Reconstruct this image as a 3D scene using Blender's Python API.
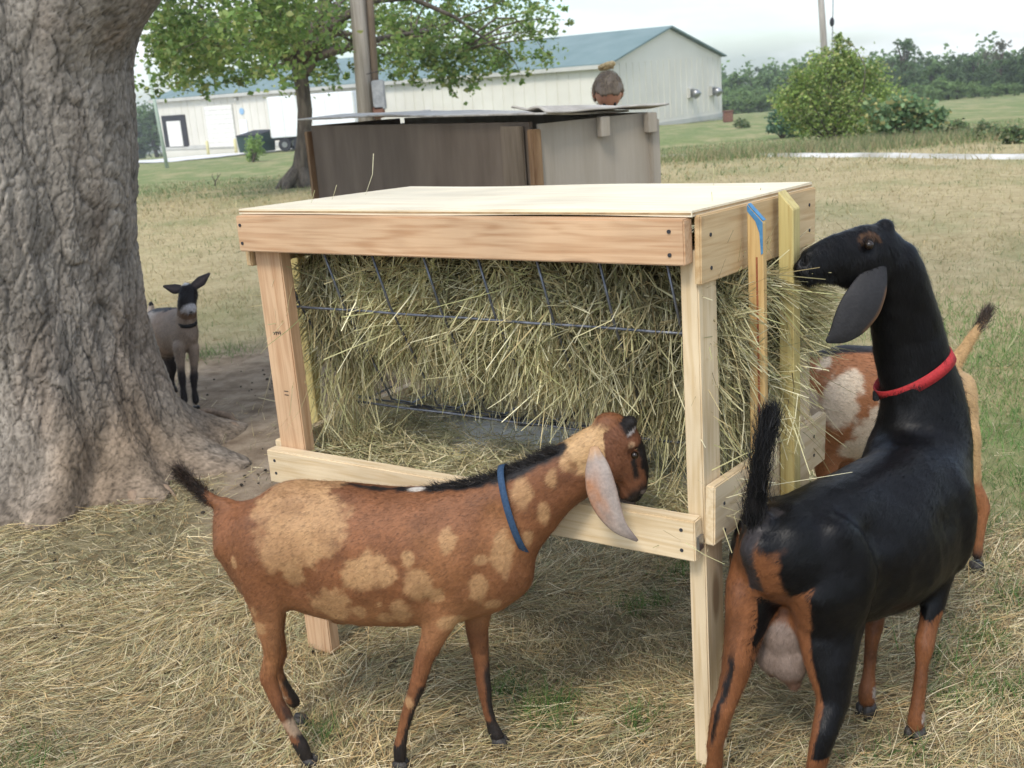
import bpy, bmesh, math, random
import numpy as np
from mathutils import Vector, Matrix
random.seed(7); RNG = np.random.default_rng(11)
scene = bpy.context.scene
COL = scene.collection
for o in list(bpy.data.objects): bpy.data.objects.remove(o)

# ------------------------------------------------------------------ camera
F, PITCH, ROLL, CH = 1100.0, 0.27174, 0.07503, 1.4916
cr, sr = math.cos(ROLL), math.sin(ROLL)
FW = np.array([0, math.cos(PITCH), -math.sin(PITCH)]); UPV = np.array([0, math.sin(PITCH), math.cos(PITCH)]); RX = np.array([1., 0, 0])
EYE = np.array([0, 0, CH])
cam_d = bpy.data.cameras.new('camera'); cam = bpy.data.objects.new('camera', cam_d); COL.objects.link(cam)
_r = cr*RX - sr*UPV; _u = sr*RX + cr*UPV
cam.matrix_world = Matrix(((_r[0], _u[0], -FW[0], 0), (_r[1], _u[1], -FW[1], 0), (_r[2], _u[2], -FW[2], CH), (0, 0, 0, 1)))
cam_d.sensor_width = 36; cam_d.lens = F/1024*36; cam_d.clip_end = 3000; cam_d.clip_start = .05
cam_d.dof.use_dof = True; cam_d.dof.focus_distance = 2.45; cam_d.dof.aperture_fstop = 9.0
scene.camera = cam

# ------------------------------------------------------------------ sky, sun, exposure
SUN_EL, SUN_AZ = math.radians(52), math.radians(205)      # azimuth measured clockwise from +Y
w = bpy.data.worlds.new('World'); scene.world = w; w.use_nodes = True
nt = w.node_tree; nt.nodes.clear()
def N(nt, t, **k):
    n = nt.nodes.new(t)
    for a, b in k.items(): setattr(n, a, b)
    return n
out = N(nt, 'ShaderNodeOutputWorld'); bg = N(nt, 'ShaderNodeBackground'); bg.inputs[1].default_value = 0.145
sky = N(nt, 'ShaderNodeTexSky', sky_type='NISHITA', sun_disc=False, sun_elevation=SUN_EL, sun_rotation=SUN_AZ)
tc = N(nt, 'ShaderNodeTexCoord'); mp = N(nt, 'ShaderNodeMapping'); mp.inputs['Scale'].default_value = (1.0, 1.0, 4.5)
nz = N(nt, 'ShaderNodeTexNoise'); nz.inputs['Scale'].default_value = 2.4; nz.inputs['Detail'].default_value = 7; nz.inputs['Roughness'].default_value = .55
rp = N(nt, 'ShaderNodeValToRGB'); rp.color_ramp.elements[0].position = .42; rp.color_ramp.elements[1].position = .58
rp.color_ramp.elements[0].color = (0, 0, 0, 1); rp.color_ramp.elements[1].color = (1, 1, 1, 1)
mx = N(nt, 'ShaderNodeMix', data_type='RGBA'); mx.inputs[7].default_value = (5.7, 5.95, 6.05, 1)
nt.links.new(tc.outputs['Generated'], mp.inputs[0]); nt.links.new(mp.outputs[0], nz.inputs[0]); nt.links.new(nz.outputs[0], rp.inputs[0])
nt.links.new(rp.outputs[0], mx.inputs[0]); tn = N(nt, 'ShaderNodeVectorMath', operation='MULTIPLY'); tn.inputs[1].default_value = (.84, .95, 1.08); nt.links.new(sky.outputs[0], tn.inputs[0]); nt.links.new(tn.outputs[0], mx.inputs[6]); sx = N(nt, 'ShaderNodeSeparateXYZ'); nt.links.new(tc.outputs['Generated'], sx.inputs[0])
gr = N(nt, 'ShaderNodeMapRange'); gr.inputs[1].default_value = 0; gr.inputs[2].default_value = .75; gr.inputs[3].default_value = .84; gr.inputs[4].default_value = 1.25; nt.links.new(sx.outputs[2], gr.inputs[0])
gs = N(nt, 'ShaderNodeVectorMath', operation='SCALE'); nt.links.new(mx.outputs[2], gs.inputs[0]); nt.links.new(gr.outputs[0], gs.inputs['Scale'])
nt.links.new(gs.outputs[0], bg.inputs[0]); nt.links.new(bg.outputs[0], out.inputs[0])
sd = bpy.data.lights.new('sun', 'SUN'); sd.energy = 1.5; sd.angle = math.radians(14); sd.color = (1, .93, .83)
so = bpy.data.objects.new('sun', sd); COL.objects.link(so)
sdir = Vector((math.sin(SUN_AZ)*math.cos(SUN_EL), math.cos(SUN_AZ)*math.cos(SUN_EL), math.sin(SUN_EL)))
so.rotation_euler = sdir.to_track_quat('Z', 'Y').to_euler()
scene.view_settings.view_transform = 'Standard'; scene.view_settings.look = 'None'
scene.view_settings.gamma = 1; scene.view_settings.use_curve_mapping = False
scene.view_settings.exposure = 0.84

# ------------------------------------------------------------------ measuring helpers (camera ray -> world point at a depth)
def ray(px, py):
    a, b = px-512, py-384
    return RX*(cr*a - sr*b) + UPV*(-(sr*a + cr*b)) + FW*F
def at(px, py, Y):
    d = ray(px, py); return EYE + d*(Y/d[1])

# ------------------------------------------------------------------ noise in numpy
def _h(i, j, k, seed):
    n = (i*374761393 + j*668265263 + k*2147483647 + seed*974711) & 0xffffffff
    n = ((n ^ (n >> 13))*1274126177) & 0xffffffff
    return ((n ^ (n >> 16)) & 0xffff)/65535.0
def vnoise(P, seed=0):
    P = np.asarray(P, float); I = np.floor(P).astype(np.int64); f = P-I; f = f*f*(3-2*f); r = 0
    for dx in (0, 1):
        for dy in (0, 1):
            for dz in (0, 1):
                wgt = (f[..., 0] if dx else 1-f[..., 0])*(f[..., 1] if dy else 1-f[..., 1])*(f[..., 2] if dz else 1-f[..., 2])
                r = r + wgt*_h(I[..., 0]+dx, I[..., 1]+dy, I[..., 2]+dz, seed)
    return r
def fbm(P, oct=4, seed=0):
    P = np.asarray(P, float); r = 0; a = .5; s = 0
    for o in range(oct):
        r = r + a*vnoise(P*2**o + o*17.3, seed+o); s += a; a *= .5
    return r/s - .5
def worley(P, seed=0):
    """distance to the nearest and second nearest cell point, and the nearest cell's random value"""
    P = np.asarray(P, float); I = np.floor(P).astype(np.int64); f1 = np.full(P.shape[:-1], 9.); f2 = f1.copy(); cid = np.zeros(P.shape[:-1])
    for dx in (-1, 0, 1):
        for dy in (-1, 0, 1):
            for dz in (-1, 0, 1):
                a, b, c = I[..., 0]+dx, I[..., 1]+dy, I[..., 2]+dz
                d = np.sqrt((a+_h(a, b, c, seed)-P[..., 0])**2+(b+_h(a, b, c, seed+1)-P[..., 1])**2+(c+_h(a, b, c, seed+2)-P[..., 2])**2)
                nr = d < f1; f2 = np.where(nr, f1, np.minimum(f2, d)); cid = np.where(nr, _h(a, b, c, seed+3), cid); f1 = np.minimum(f1, d)
    return f1, f2, cid
def sst(a, b, x):
    t = np.clip((np.asarray(x, float)-a)/(b-a), 0, 1); return t*t*(3-2*t)

def terrain(x, y):
    x = np.asarray(x, float); y = np.asarray(y, float)
    d = y - 11.0
    z = -0.038*np.where(d > 25, d, np.log1p(np.exp(np.minimum(d, 25)/2.5))*2.5)
    z = np.where(y > 130, terr_far(y), z)
    r = np.hypot(x, y)
    P = np.stack([x*.12, y*.12, 0*x], -1)
    return z + fbm(P, 3, 5)*.5*sst(10, 40, r) + fbm(np.stack([x*1.3, y*1.3, 0*x], -1), 2, 9)*.03*sst(4, 7, r)
def terr_far(y): return -0.038*119 - .05*(np.minimum(y, 290.)-130)
def onterr(px, py):
    d = ray(px, py); lo, hi = .5, 400.
    prev = lo
    for k in range(4000):
        t = lo*(1.004**k)
        P = EYE + d/d[1]*t
        if P[2] < float(terrain(P[0], P[1])): return P
        if t > 600: break
    return EYE + d/d[1]*200

# ------------------------------------------------------------------ object helpers
def tag(o, label=None, cat=None, group=None, kind=None):
    if label: o['label'] = label
    if cat: o['category'] = cat
    if group: o['group'] = group
    if kind: o['kind'] = kind
    return o
def empty(name, loc=(0, 0, 0), rz=0, **k):
    o = bpy.data.objects.new(name, None); o.location = loc; o.rotation_euler = (0, 0, rz); o.empty_display_size = .1
    COL.objects.link(o); return tag(o, **k)
def link(name, me, mat=None, parent=None, smooth=False):
    if mat is not None and not me.materials: me.materials.append(mat)
    if smooth:
        me.polygons.foreach_set('use_smooth', [True]*len(me.polygons))
    o = bpy.data.objects.new(name, me); COL.objects.link(o)
    if parent is not None: o.parent = parent
    return o
def from_arrays(name, V, Fc, n, colors=None):
    """V (N,3); Fc flat index array of faces with n corners"""
    me = bpy.data.meshes.new(name); V = np.asarray(V, np.float32); Fc = np.asarray(Fc, np.int32).reshape(-1, n)
    me.vertices.add(len(V)); me.vertices.foreach_set('co', V.ravel())
    me.loops.add(Fc.size); me.loops.foreach_set('vertex_index', Fc.ravel())
    me.polygons.add(len(Fc)); me.polygons.foreach_set('loop_start', np.arange(len(Fc), dtype=np.int32)*n)
    me.update(calc_edges=True)
    if colors is not None:
        C = np.ones((len(V), 4), np.float32); C[:, :3] = colors
        at_ = me.color_attributes.new('Col', 'FLOAT_COLOR', 'POINT'); at_.data.foreach_set('color', C.ravel())
    return me
class MB:
    def __init__(s): s.bm = bmesh.new()
    def box(s, c, size, rot=None, bevel=0):
        b = bmesh.new(); bmesh.ops.create_cube(b, size=1)
        for v in b.verts: v.co = Vector((v.co.x*size[0], v.co.y*size[1], v.co.z*size[2]))
        if bevel: bmesh.ops.bevel(b, geom=b.edges[:], offset=bevel, segments=2, affect='EDGES')
        M = Matrix.Translation(Vector(c)) @ (rot.to_4x4() if rot else Matrix())
        b.transform(M); s._add(b); return s
    def _add(s, b):
        me = bpy.data.meshes.new('t'); b.to_mesh(me); b.free(); s.bm.from_mesh(me); bpy.data.meshes.remove(me)
    def tube(s, pts, rad, n=10, cap=True):
        pts = [Vector(p) for p in pts]; rad = rad if hasattr(rad, '__len__') else [rad]*len(pts)
        rings = []; up = None
        for i, p in enumerate(pts):
            t = (pts[min(i+1, len(pts)-1)] - pts[max(i-1, 0)]).normalized()
            if up is None: up = Vector((0, 0, 1)) if abs(t.z) < .9 else Vector((1, 0, 0))
            sd_ = t.cross(up).normalized(); up = sd_.cross(t).normalized()
            rings.append([s.bm.verts.new(p + (sd_*math.cos(a)+up*math.sin(a))*rad[i]) for a in [2*math.pi*k/n for k in range(n)]])
        for a, b in zip(rings, rings[1:]):
            for k in range(n): s.bm.faces.new((a[k], a[(k+1) % n], b[(k+1) % n], b[k]))
        if cap: s.bm.faces.new(rings[0][::-1]); s.bm.faces.new(rings[-1])
        return s
    def poly(s, vs, thick, axis):
        """extruded polygon: vs 3D points, axis vector*thick"""
        a = [s.bm.verts.new(Vector(v)) for v in vs]; d = Vector(axis).normalized()*thick
        b = [s.bm.verts.new(Vector(v)+d) for v in vs]
        s.bm.faces.new(a[::-1]); s.bm.faces.new(b)
        for k in range(len(a)): s.bm.faces.new((a[k], a[(k+1) % len(a)], b[(k+1) % len(a)], b[k]))
        return s
    def ball(s, c, r, seg=16, rot=None):
        b = bmesh.new(); bmesh.ops.create_uvsphere(b, u_segments=seg, v_segments=seg//2+2, radius=1)
        r = (r, r, r) if not hasattr(r, '__len__') else r
        for v in b.verts: v.co = Vector((v.co.x*r[0], v.co.y*r[1], v.co.z*r[2]))
        b.transform(Matrix.Translation(Vector(c)) @ (rot.to_4x4() if rot else Matrix())); s._add(b); return s
    def build(s, name, mat, parent=None, smooth=False):
        bmesh.ops.recalc_face_normals(s.bm, faces=s.bm.faces)
        me = bpy.data.meshes.new(name); s.bm.to_mesh(me); s.bm.free()
        return link(name, me, mat, parent, smooth)

# ------------------------------------------------------------------ materials
def newmat(name):
    m = bpy.data.materials.new(name); m.use_nodes = True; nt = m.node_tree
    return m, nt, nt.nodes['Principled BSDF']
def mat_noise(name, c1, c2, scale=5, rough=.8, bump=.2, bscale=None, stretch=(1, 1, 1), coord='Object', detail=6, spec=.3, bdist=.01, c3=None, metal=0, pos=(.35, .65)):
    m, nt, p = newmat(name); L = nt.links
    tc = N(nt, 'ShaderNodeTexCoord'); mp = N(nt, 'ShaderNodeMapping'); mp.inputs['Scale'].default_value = stretch
    n1 = N(nt, 'ShaderNodeTexNoise'); n1.inputs['Scale'].default_value = scale; n1.inputs['Detail'].default_value = detail; n1.inputs['Roughness'].default_value = .6
    r = N(nt, 'ShaderNodeValToRGB'); r.color_ramp.elements[0].color = (*c1, 1); r.color_ramp.elements[1].color = (*c2, 1)
    r.color_ramp.elements[0].position = pos[0]; r.color_ramp.elements[1].position = pos[1]
    if c3: e = r.color_ramp.elements.new((pos[0]+pos[1])/2); e.color = (*c3, 1)
    L.new(tc.outputs[coord], mp.inputs[0]); L.new(mp.outputs[0], n1.inputs[0]); L.new(n1.outputs[0], r.inputs[0]); L.new(r.outputs[0], p.inputs['Base Color'])
    p.inputs['Roughness'].default_value = rough; p.inputs['Specular IOR Level'].default_value = spec; p.inputs['Metallic'].default_value = metal
    if bump:
        n2 = N(nt, 'ShaderNodeTexNoise'); n2.inputs['Scale'].default_value = bscale or scale*3; n2.inputs['Detail'].default_value = 6
        b = N(nt, 'ShaderNodeBump'); b.inputs['Strength'].default_value = bump; b.inputs['Distance'].default_value = bdist
        L.new(mp.outputs[0], n2.inputs[0]); L.new(n2.outputs[0], b.inputs['Height']); L.new(b.outputs[0], p.inputs['Normal'])
    return m
def mat_attr(name, rough=.7, spec=.25, sat_noise=.25, nscale=60, stretch=(1, 1, 1), bump=.0, transl=0, sheen=0, bdist=.003):
    m, nt, p = newmat(name); L = nt.links
    a = N(nt, 'ShaderNodeAttribute', attribute_name='Col'); tc = N(nt, 'ShaderNodeTexCoord')
    mp = N(nt, 'ShaderNodeMapping'); mp.inputs['Scale'].default_value = stretch
    n1 = N(nt, 'ShaderNodeTexNoise'); n1.inputs['Scale'].default_value = nscale; n1.inputs['Detail'].default_value = 5
    mr = N(nt, 'ShaderNodeMapRange'); mr.inputs[1].default_value = .3; mr.inputs[2].default_value = .7; mr.inputs[3].default_value = 1-sat_noise; mr.inputs[4].default_value = 1+sat_noise
    vm = N(nt, 'ShaderNodeVectorMath', operation='SCALE')
    L.new(tc.outputs['Object'], mp.inputs[0]); L.new(mp.outputs[0], n1.inputs[0]); L.new(n1.outputs[0], mr.inputs[0]); L.new(a.outputs['Color'], vm.inputs[0]); L.new(mr.outputs[0], vm.inputs['Scale'])
    L.new(vm.outputs[0], p.inputs['Base Color']); p.inputs['Roughness'].default_value = rough; p.inputs['Specular IOR Level'].default_value = spec
    if sheen: p.inputs['Sheen Weight'].default_value = sheen
    if bump:
        b = N(nt, 'ShaderNodeBump'); b.inputs['Strength'].default_value = bump; b.inputs['Distance'].default_value = bdist
        L.new(n1.outputs[0], b.inputs['Height']); L.new(b.outputs[0], p.inputs['Normal'])
    if transl:
        t = N(nt, 'ShaderNodeBsdfTranslucent'); mxs = N(nt, 'ShaderNodeMixShader'); mxs.inputs[0].default_value = transl
        L.new(vm.outputs[0], t.inputs[0]); L.new(p.outputs[0], mxs.inputs[1]); L.new(t.outputs[0], mxs.inputs[2]); L.new(mxs.outputs[0], nt.nodes['Material Output'].inputs[0])
    return m
def mat_wood(name, light, dark, rough=.65, fine=60, knots=True, rings=1.0):
    """grain runs along the plank's own X axis"""
    m, nt, p = newmat(name); L = nt.links
    tc = N(nt, 'ShaderNodeTexCoord'); oi = N(nt, 'ShaderNodeObjectInfo')
    off = N(nt, 'ShaderNodeVectorMath', operation='SCALE'); cx = N(nt, 'ShaderNodeCombineXYZ')
    for i in range(3): L.new(oi.outputs['Random'], cx.inputs[i])
    off.inputs['Scale'].default_value = 37.0; L.new(cx.outputs[0], off.inputs[0])
    add = N(nt, 'ShaderNodeVectorMath', operation='ADD'); L.new(tc.outputs['Object'], add.inputs[0]); L.new(off.outputs[0], add.inputs[1])
    mp = N(nt, 'ShaderNodeMapping'); mp.inputs['Scale'].default_value = (1.2, 14, 14); L.new(add.outputs[0], mp.inputs[0])
    n1 = N(nt, 'ShaderNodeTexNoise'); n1.inputs['Scale'].default_value = .8*rings; n1.inputs['Detail'].default_value = 3; n1.inputs['Distortion'].default_value = .8
    L.new(mp.outputs[0], n1.inputs[0])
    sn = N(nt, 'ShaderNodeMath', operation='MULTIPLY'); sn.inputs[1].default_value = 55; L.new(n1.outputs[0], sn.inputs[0])
    si = N(nt, 'ShaderNodeMath', operation='SINE'); L.new(sn.outputs[0], si.inputs[0])
    mp2 = N(nt, 'ShaderNodeMapping'); mp2.inputs['Scale'].default_value = (2.5, fine, fine); L.new(add.outputs[0], mp2.inputs[0])
    n2 = N(nt, 'ShaderNodeTexNoise'); n2.inputs['Scale'].default_value = 2.2; n2.inputs['Detail'].default_value = 5; L.new(mp2.outputs[0], n2.inputs[0])
    ad = N(nt, 'ShaderNodeMath', operation='MULTIPLY_ADD'); ad.inputs[1].default_value = .11; L.new(si.outputs[0], ad.inputs[0]); L.new(n2.outputs[0], ad.inputs[2])
    r = N(nt, 'ShaderNodeValToRGB'); r.color_ramp.elements[0].position = .25; r.color_ramp.elements[1].position = .62
    r.color_ramp.elements[0].color = (*dark, 1); r.color_ramp.elements[1].color = (*light, 1); L.new(ad.outputs[0], r.inputs[0])
    # knots
    vo = N(nt, 'ShaderNodeTexVoronoi'); mp3 = N(nt, 'ShaderNodeMapping'); mp3.inputs['Scale'].default_value = (2.4, 7, 7); L.new(add.outputs[0], mp3.inputs[0]); L.new(mp3.outputs[0], vo.inputs[0])
    vo.inputs['Scale'].default_value = 1.0
    kr = N(nt, 'ShaderNodeValToRGB'); kr.color_ramp.elements[0].position = .09; kr.color_ramp.elements[1].position = .17
    kr.color_ramp.elements[0].color = (1, 1, 1, 1); kr.color_ramp.elements[1].color = (0, 0, 0, 1); L.new(vo.outputs['Distance'], kr.inputs[0])
    mx = N(nt, 'ShaderNodeMix', data_type='RGBA'); mx.inputs[7].default_value = (dark[0]*.42, dark[1]*.34, dark[2]*.3, 1)
    km = N(nt, 'ShaderNodeMath', operation='MULTIPLY'); km.inputs[1].default_value = .75 if knots else 0; L.new(kr.outputs[0], km.inputs[0])
    L.new(km.outputs[0], mx.inputs[0]); L.new(r.outputs[0], mx.inputs[6])
    # large scale tone drift + dirt smudges
    n4 = N(nt, 'ShaderNodeTexNoise'); n4.inputs['Scale'].default_value = 4; n4.inputs['Detail'].default_value = 4; L.new(add.outputs[0], n4.inputs[0])
    mr = N(nt, 'ShaderNodeMapRange'); mr.inputs[1].default_value = .3; mr.inputs[2].default_value = .7; mr.inputs[3].default_value = .84; mr.inputs[4].default_value = 1.08; L.new(n4.outputs[0], mr.inputs[0])
    vm = N(nt, 'ShaderNodeVectorMath', operation='SCALE'); L.new(mx.outputs[2], vm.inputs[0]); L.new(mr.outputs[0], vm.inputs['Scale'])
    L.new(vm.outputs[0], p.inputs['Base Color']); p.inputs['Roughness'].default_value = rough; p.inputs['Specular IOR Level'].default_value = .3
    b = N(nt, 'ShaderNodeBump'); b.inputs['Strength'].default_value = .25; b.inputs['Distance'].default_value = .002; L.new(ad.outputs[0], b.inputs['Height']); L.new(b.outputs[0], p.inputs['Normal'])
    return m
M = {}
M['pine_pink'] = mat_wood('pine_pink', (.60, .395, .235), (.46, .265, .14))
M['pine_pale'] = mat_wood('pine_pale', (.68, .54, .35), (.57, .42, .24))
M['pine_yellow'] = mat_wood('pine_yellow', (.50, .355, .135), (.36, .235, .075))
M['ply_side'] = mat_wood('ply_side', (.60, .43, .235), (.49, .32, .155), rings=.6)
M['plywood'] = mat_wood('plywood', (.84, .74, .55), (.75, .63, .43), knots=False, rings=.5)
M['wire'] = mat_noise('wire', (.10, .11, .13), (.22, .23, .26), 40, .45, .1, metal=.7)
M['steel'] = mat_noise('steel', (.25, .25, .25), (.4, .4, .4), 40, .35, .1, metal=.9)
M['blue_paint'] = mat_noise('blue_paint', (.05, .17, .32), (.09, .25, .43), 60, .7, .1)
M['black_ink'] = mat_noise('black_ink', (.02, .02, .02), (.05, .045, .04), 60, .8, 0)
M['hay'] = mat_attr('hay', .75, .2, .15, 30, transl=.18)
M['haycore'] = mat_noise('haycore', (.045, .038, .018), (.22, .19, .085), 26, .9, .9, 60, stretch=(3, 3, .8), bdist=.03)
M['straw'] = mat_attr('straw', .6, .3, .12, 30, transl=.10)
M['grass'] = mat_attr('grass', .6, .3, .15, 20, transl=.25)
M['leaf'] = mat_attr('leaf', .5, .3, .15, 3, transl=.42)
M['dung'] = mat_noise('dung', (.02, .016, .01), (.05, .04, .028), 40, .7, .3)
M['fur'] = mat_attr('fur', .55, .3, .22, 90)
M['hide'] = mat_attr('hide', .6, .25, .14, 150, bump=.35)
M['fur_black'] = mat_attr('fur_black', .42, .22, .22, 90); M['hide_black'] = mat_attr('hide_black', .42, .16, .14, 150, bump=.25)
M['eye'] = mat_noise('eye', (.006, .004, .003), (.02, .011, .005), 80, .18, 0, spec=.4)
M['hoof'] = mat_noise('hoof', (.015, .013, .012), (.05, .043, .036), 50, .5, .2)
M['collar_blue'] = mat_noise('collar_blue', (.02, .045, .085), (.035, .07, .13), 200, .8, .3, bdist=.002)
M['collar_red'] = mat_noise('collar_red', (.30, .018, .022), (.42, .03, .032), 200, .75, .3, bdist=.002)
M['collar_black'] = mat_noise('collar_black', (.012, .012, .012), (.03, .03, .03), 200, .75, .3, bdist=.002)
M['bark_mid'] = mat_noise('bark_mid', (.06, .048, .038), (.17, .14, .11), 9, .9, .8, 16, stretch=(1, 1, .25), bdist=.04)
M['pole'] = mat_noise('pole', (.27, .24, .21), (.44, .40, .36), 6, .9, .6, 30, stretch=(3, 3, .15), bdist=.01)
M['oldwood_dark'] = mat_noise('oldwood_dark', (.135, .102, .074), (.20, .155, .115), 2, .9, .15, 30, stretch=(3, 3, .6), bdist=.004)
M['oldwood_grey'] = mat_noise('oldwood_grey', (.31, .265, .205), (.38, .33, .265), 3, .9, .2, 30, stretch=(6, 6, .35), bdist=.004)
M['oldwood_orange'] = mat_noise('oldwood_orange', (.16, .085, .04), (.30, .19, .10), 6, .85, .3, stretch=(4, 4, .4))
M['oldroof'] = mat_noise('oldroof', (.38, .34, .29), (.58, .54, .48), 7, .85, .3, stretch=(1, 3, 1))
M['metal_wall'] = mat_noise('metal_wall', (.60, .57, .49), (.67, .64, .56), .3, .6, 0)
M['metal_trim'] = mat_noise('metal_trim', (.42, .41, .37), (.5, .49, .44), .6, .6, 0)
M['green_roof'] = mat_noise('green_roof', (.125, .185, .18), (.165, .225, .22), .4, .8, 0)
M['white_paint'] = mat_noise('white_paint', (.78, .79, .80), (.84, .85, .86), 2, .5, 0)
M['door_white'] = mat_noise('door_white', (.68, .66, .60), (.75, .73, .67), 2, .5, 0)
M['rubber'] = mat_noise('rubber', (.02, .02, .022), (.045, .045, .05), 10, .85, .2)
M['dumpster_green'] = mat_noise('dumpster_green', (.018, .04, .035), (.03, .06, .052), 5, .5, .1)
M['yellow_paint'] = mat_noise('yellow_paint', (.55, .50, .25), (.65, .60, .33), 5, .6, .1)
M['rust'] = mat_noise('rust', (.13, .065, .045), (.22, .11, .075), 12, .85, .3)
M['blue_sign'] = mat_noise('blue_sign', (.22, .38, .55), (.30, .46, .62), 12, .5, 0)
M['grey_box'] = mat_noise('grey_box', (.22, .23, .24), (.32, .33, .34), 12, .5, 0)
M['concrete'] = mat_noise('concrete', (.55, .54, .51), (.66, .65, .62), .8, .9, .2)
M['gravel'] = mat_noise('gravel', (.30, .28, .22), (.62, .60, .55), 1.1, .95, .6, 30, bdist=.03)
M['skin'] = mat_noise('skin', (.42, .19, .12), (.52, .26, .17), 12, .5, .1)
M['hair'] = mat_noise('hair', (.17, .13, .10), (.25, .195, .15), 60, .6, .5, 80, stretch=(1, 1, .2), bdist=.004)
M['hair_tie'] = mat_noise('hair_tie', (.34, .23, .11), (.62, .48, .27), 60, .6, .5, 80, bdist=.004)
M['shirt'] = mat_noise('shirt', (.06, .08, .14), (.10, .12, .19), 20, .85, .3)
M['jeans'] = mat_noise('jeans', (.05, .07, .12), (.09, .11, .17), 30, .9, .3)

# ground material: straw litter near, bare earth round the trunk, dry patchy grass farther off
def ground_material():
    m, nt, p = newmat('ground'); L = nt.links
    tc = N(nt, 'ShaderNodeTexCoord'); a = N(nt, 'ShaderNodeAttribute', attribute_name='Col')
    sep = N(nt, 'ShaderNodeSeparateColor'); L.new(a.outputs['Color'], sep.inputs[0])
    def noise(sc, det=6, st=(1, 1, 1), ro=.6):
        mp = N(nt, 'ShaderNodeMapping'); mp.inputs['Scale'].default_value = st; L.new(tc.outputs['Object'], mp.inputs[0])
        n = N(nt, 'ShaderNodeTexNoise'); n.inputs['Scale'].default_value = sc; n.inputs['Detail'].default_value = det; n.inputs['Roughness'].default_value = ro; L.new(mp.outputs[0], n.inputs[0]); return n
    def ramp(n, els):
        r = N(nt, 'ShaderNodeValToRGB'); cr_ = r.color_ramp
        cr_.elements[0].position, cr_.elements[0].color = els[0][0], (*els[0][1], 1); cr_.elements[1].position, cr_.elements[1].color = els[-1][0], (*els[-1][1], 1)
        for q, c in els[1:-1]: e = cr_.elements.new(q); e.color = (*c, 1)
        L.new(n.outputs[0], r.inputs[0]); return r
    def mix(f, c1, c2):
        x = N(nt, 'ShaderNodeMix', data_type='RGBA'); L.new(f, x.inputs[0]); L.new(c1, x.inputs[6]); L.new(c2, x.inputs[7]); return x.outputs[2]
    hay = ramp(noise(28, 8, (1, 1, 1), .75), [(.3, (0.060, 0.044, 0.025)), (.45, (0.170, 0.140, 0.076)), (.6, (0.281, 0.242, 0.140)), (.72, (0.357, 0.315, 0.204))])
    dirt = ramp(noise(9, 9), [(.3, (0.163, 0.116, 0.078)), (.5, (0.275, 0.209, 0.143)), (.7, (0.377, 0.298, 0.213))])
    dry = ramp(noise(6, 9, (1, 1, 1), .75), [(.3, (0.258, 0.204, 0.102)), (.5, (0.382, 0.309, 0.170)), (.7, (0.462, 0.383, 0.224))])
    grn = ramp(noise(7, 9, (1, 1, 1), .75), [(.3, (.085, .115, .04)), (.5, (.155, .19, .07)), (.7, (.24, .26, .11))])
    pn = ramp(noise(.9, 7, (1, .45, 1), .65), [(.40, (0, 0, 0)), (.62, (1, 1, 1))])
    ma = N(nt, 'ShaderNodeMath', operation='MULTIPLY_ADD'); ma.inputs[1].default_value = .75; L.new(pn.outputs[0], ma.inputs[0]); L.new(sep.outputs[1], ma.inputs[2])
    mb = N(nt, 'ShaderNodeMath', operation='SUBTRACT'); mb.inputs[1].default_value = .35; mb.use_clamp = True; L.new(ma.outputs[0], mb.inputs[0])
    c = mix(mb.outputs[0], dry.outputs[0], grn.outputs[0])
    c = mix(sep.outputs[2], c, dirt.outputs[0]); c = mix(sep.outputs[0], c, hay.outputs[0])
    L.new(c, p.inputs['Base Color']); p.inputs['Roughness'].default_value = .95; p.inputs['Specular IOR Level'].default_value = .1
    b = N(nt, 'ShaderNodeBump'); b.inputs['Strength'].default_value = .7; b.inputs['Distance'].default_value = .02
    L.new(noise(45, 8, (1, 1, 1), .7).outputs[0], b.inputs['Height']); L.new(b.outputs[0], p.inputs['Normal'])
    return m
TREE_C = np.array([-2.0, 4.55])
def masks(x, y):
    """hay, green, dirt weights over the ground"""
    n = fbm(np.stack([x*1.1, y*1.1, 0*x], -1), 4, 31)
    n2 = fbm(np.stack([x*.6, y*.6, 0*x], -1), 4, 77)
    hay = (1-sst(3.55, 4.35, y + n*1.6 + .35*np.maximum(x-.3, 0) + .5*sst(-1.3, -.8, x)*(1-sst(-.6, .2, x)) - .75*(1-sst(-1.5, -1.0, x))))*1.0
    dt = np.hypot(x-TREE_C[0]-1.0, (y-TREE_C[1]-.55)*.8)
    dirt = (1-sst(1.2, 2.3, dt + n*1.5))*(1-hay*.9)
    green = .20 + .55*sst(.6, 1.6, x)*(1-sst(4.5, 9, y))*(1-sst(-.3, .1, -n2-.05)) + n2*.5 + .65*sst(20, 28, y) - .25*sst(6, 9, y)*(1-sst(12, 20, y))
    return np.clip(hay, 0, 1), np.clip(green, 0, 1), np.clip(dirt, 0, 1)

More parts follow.
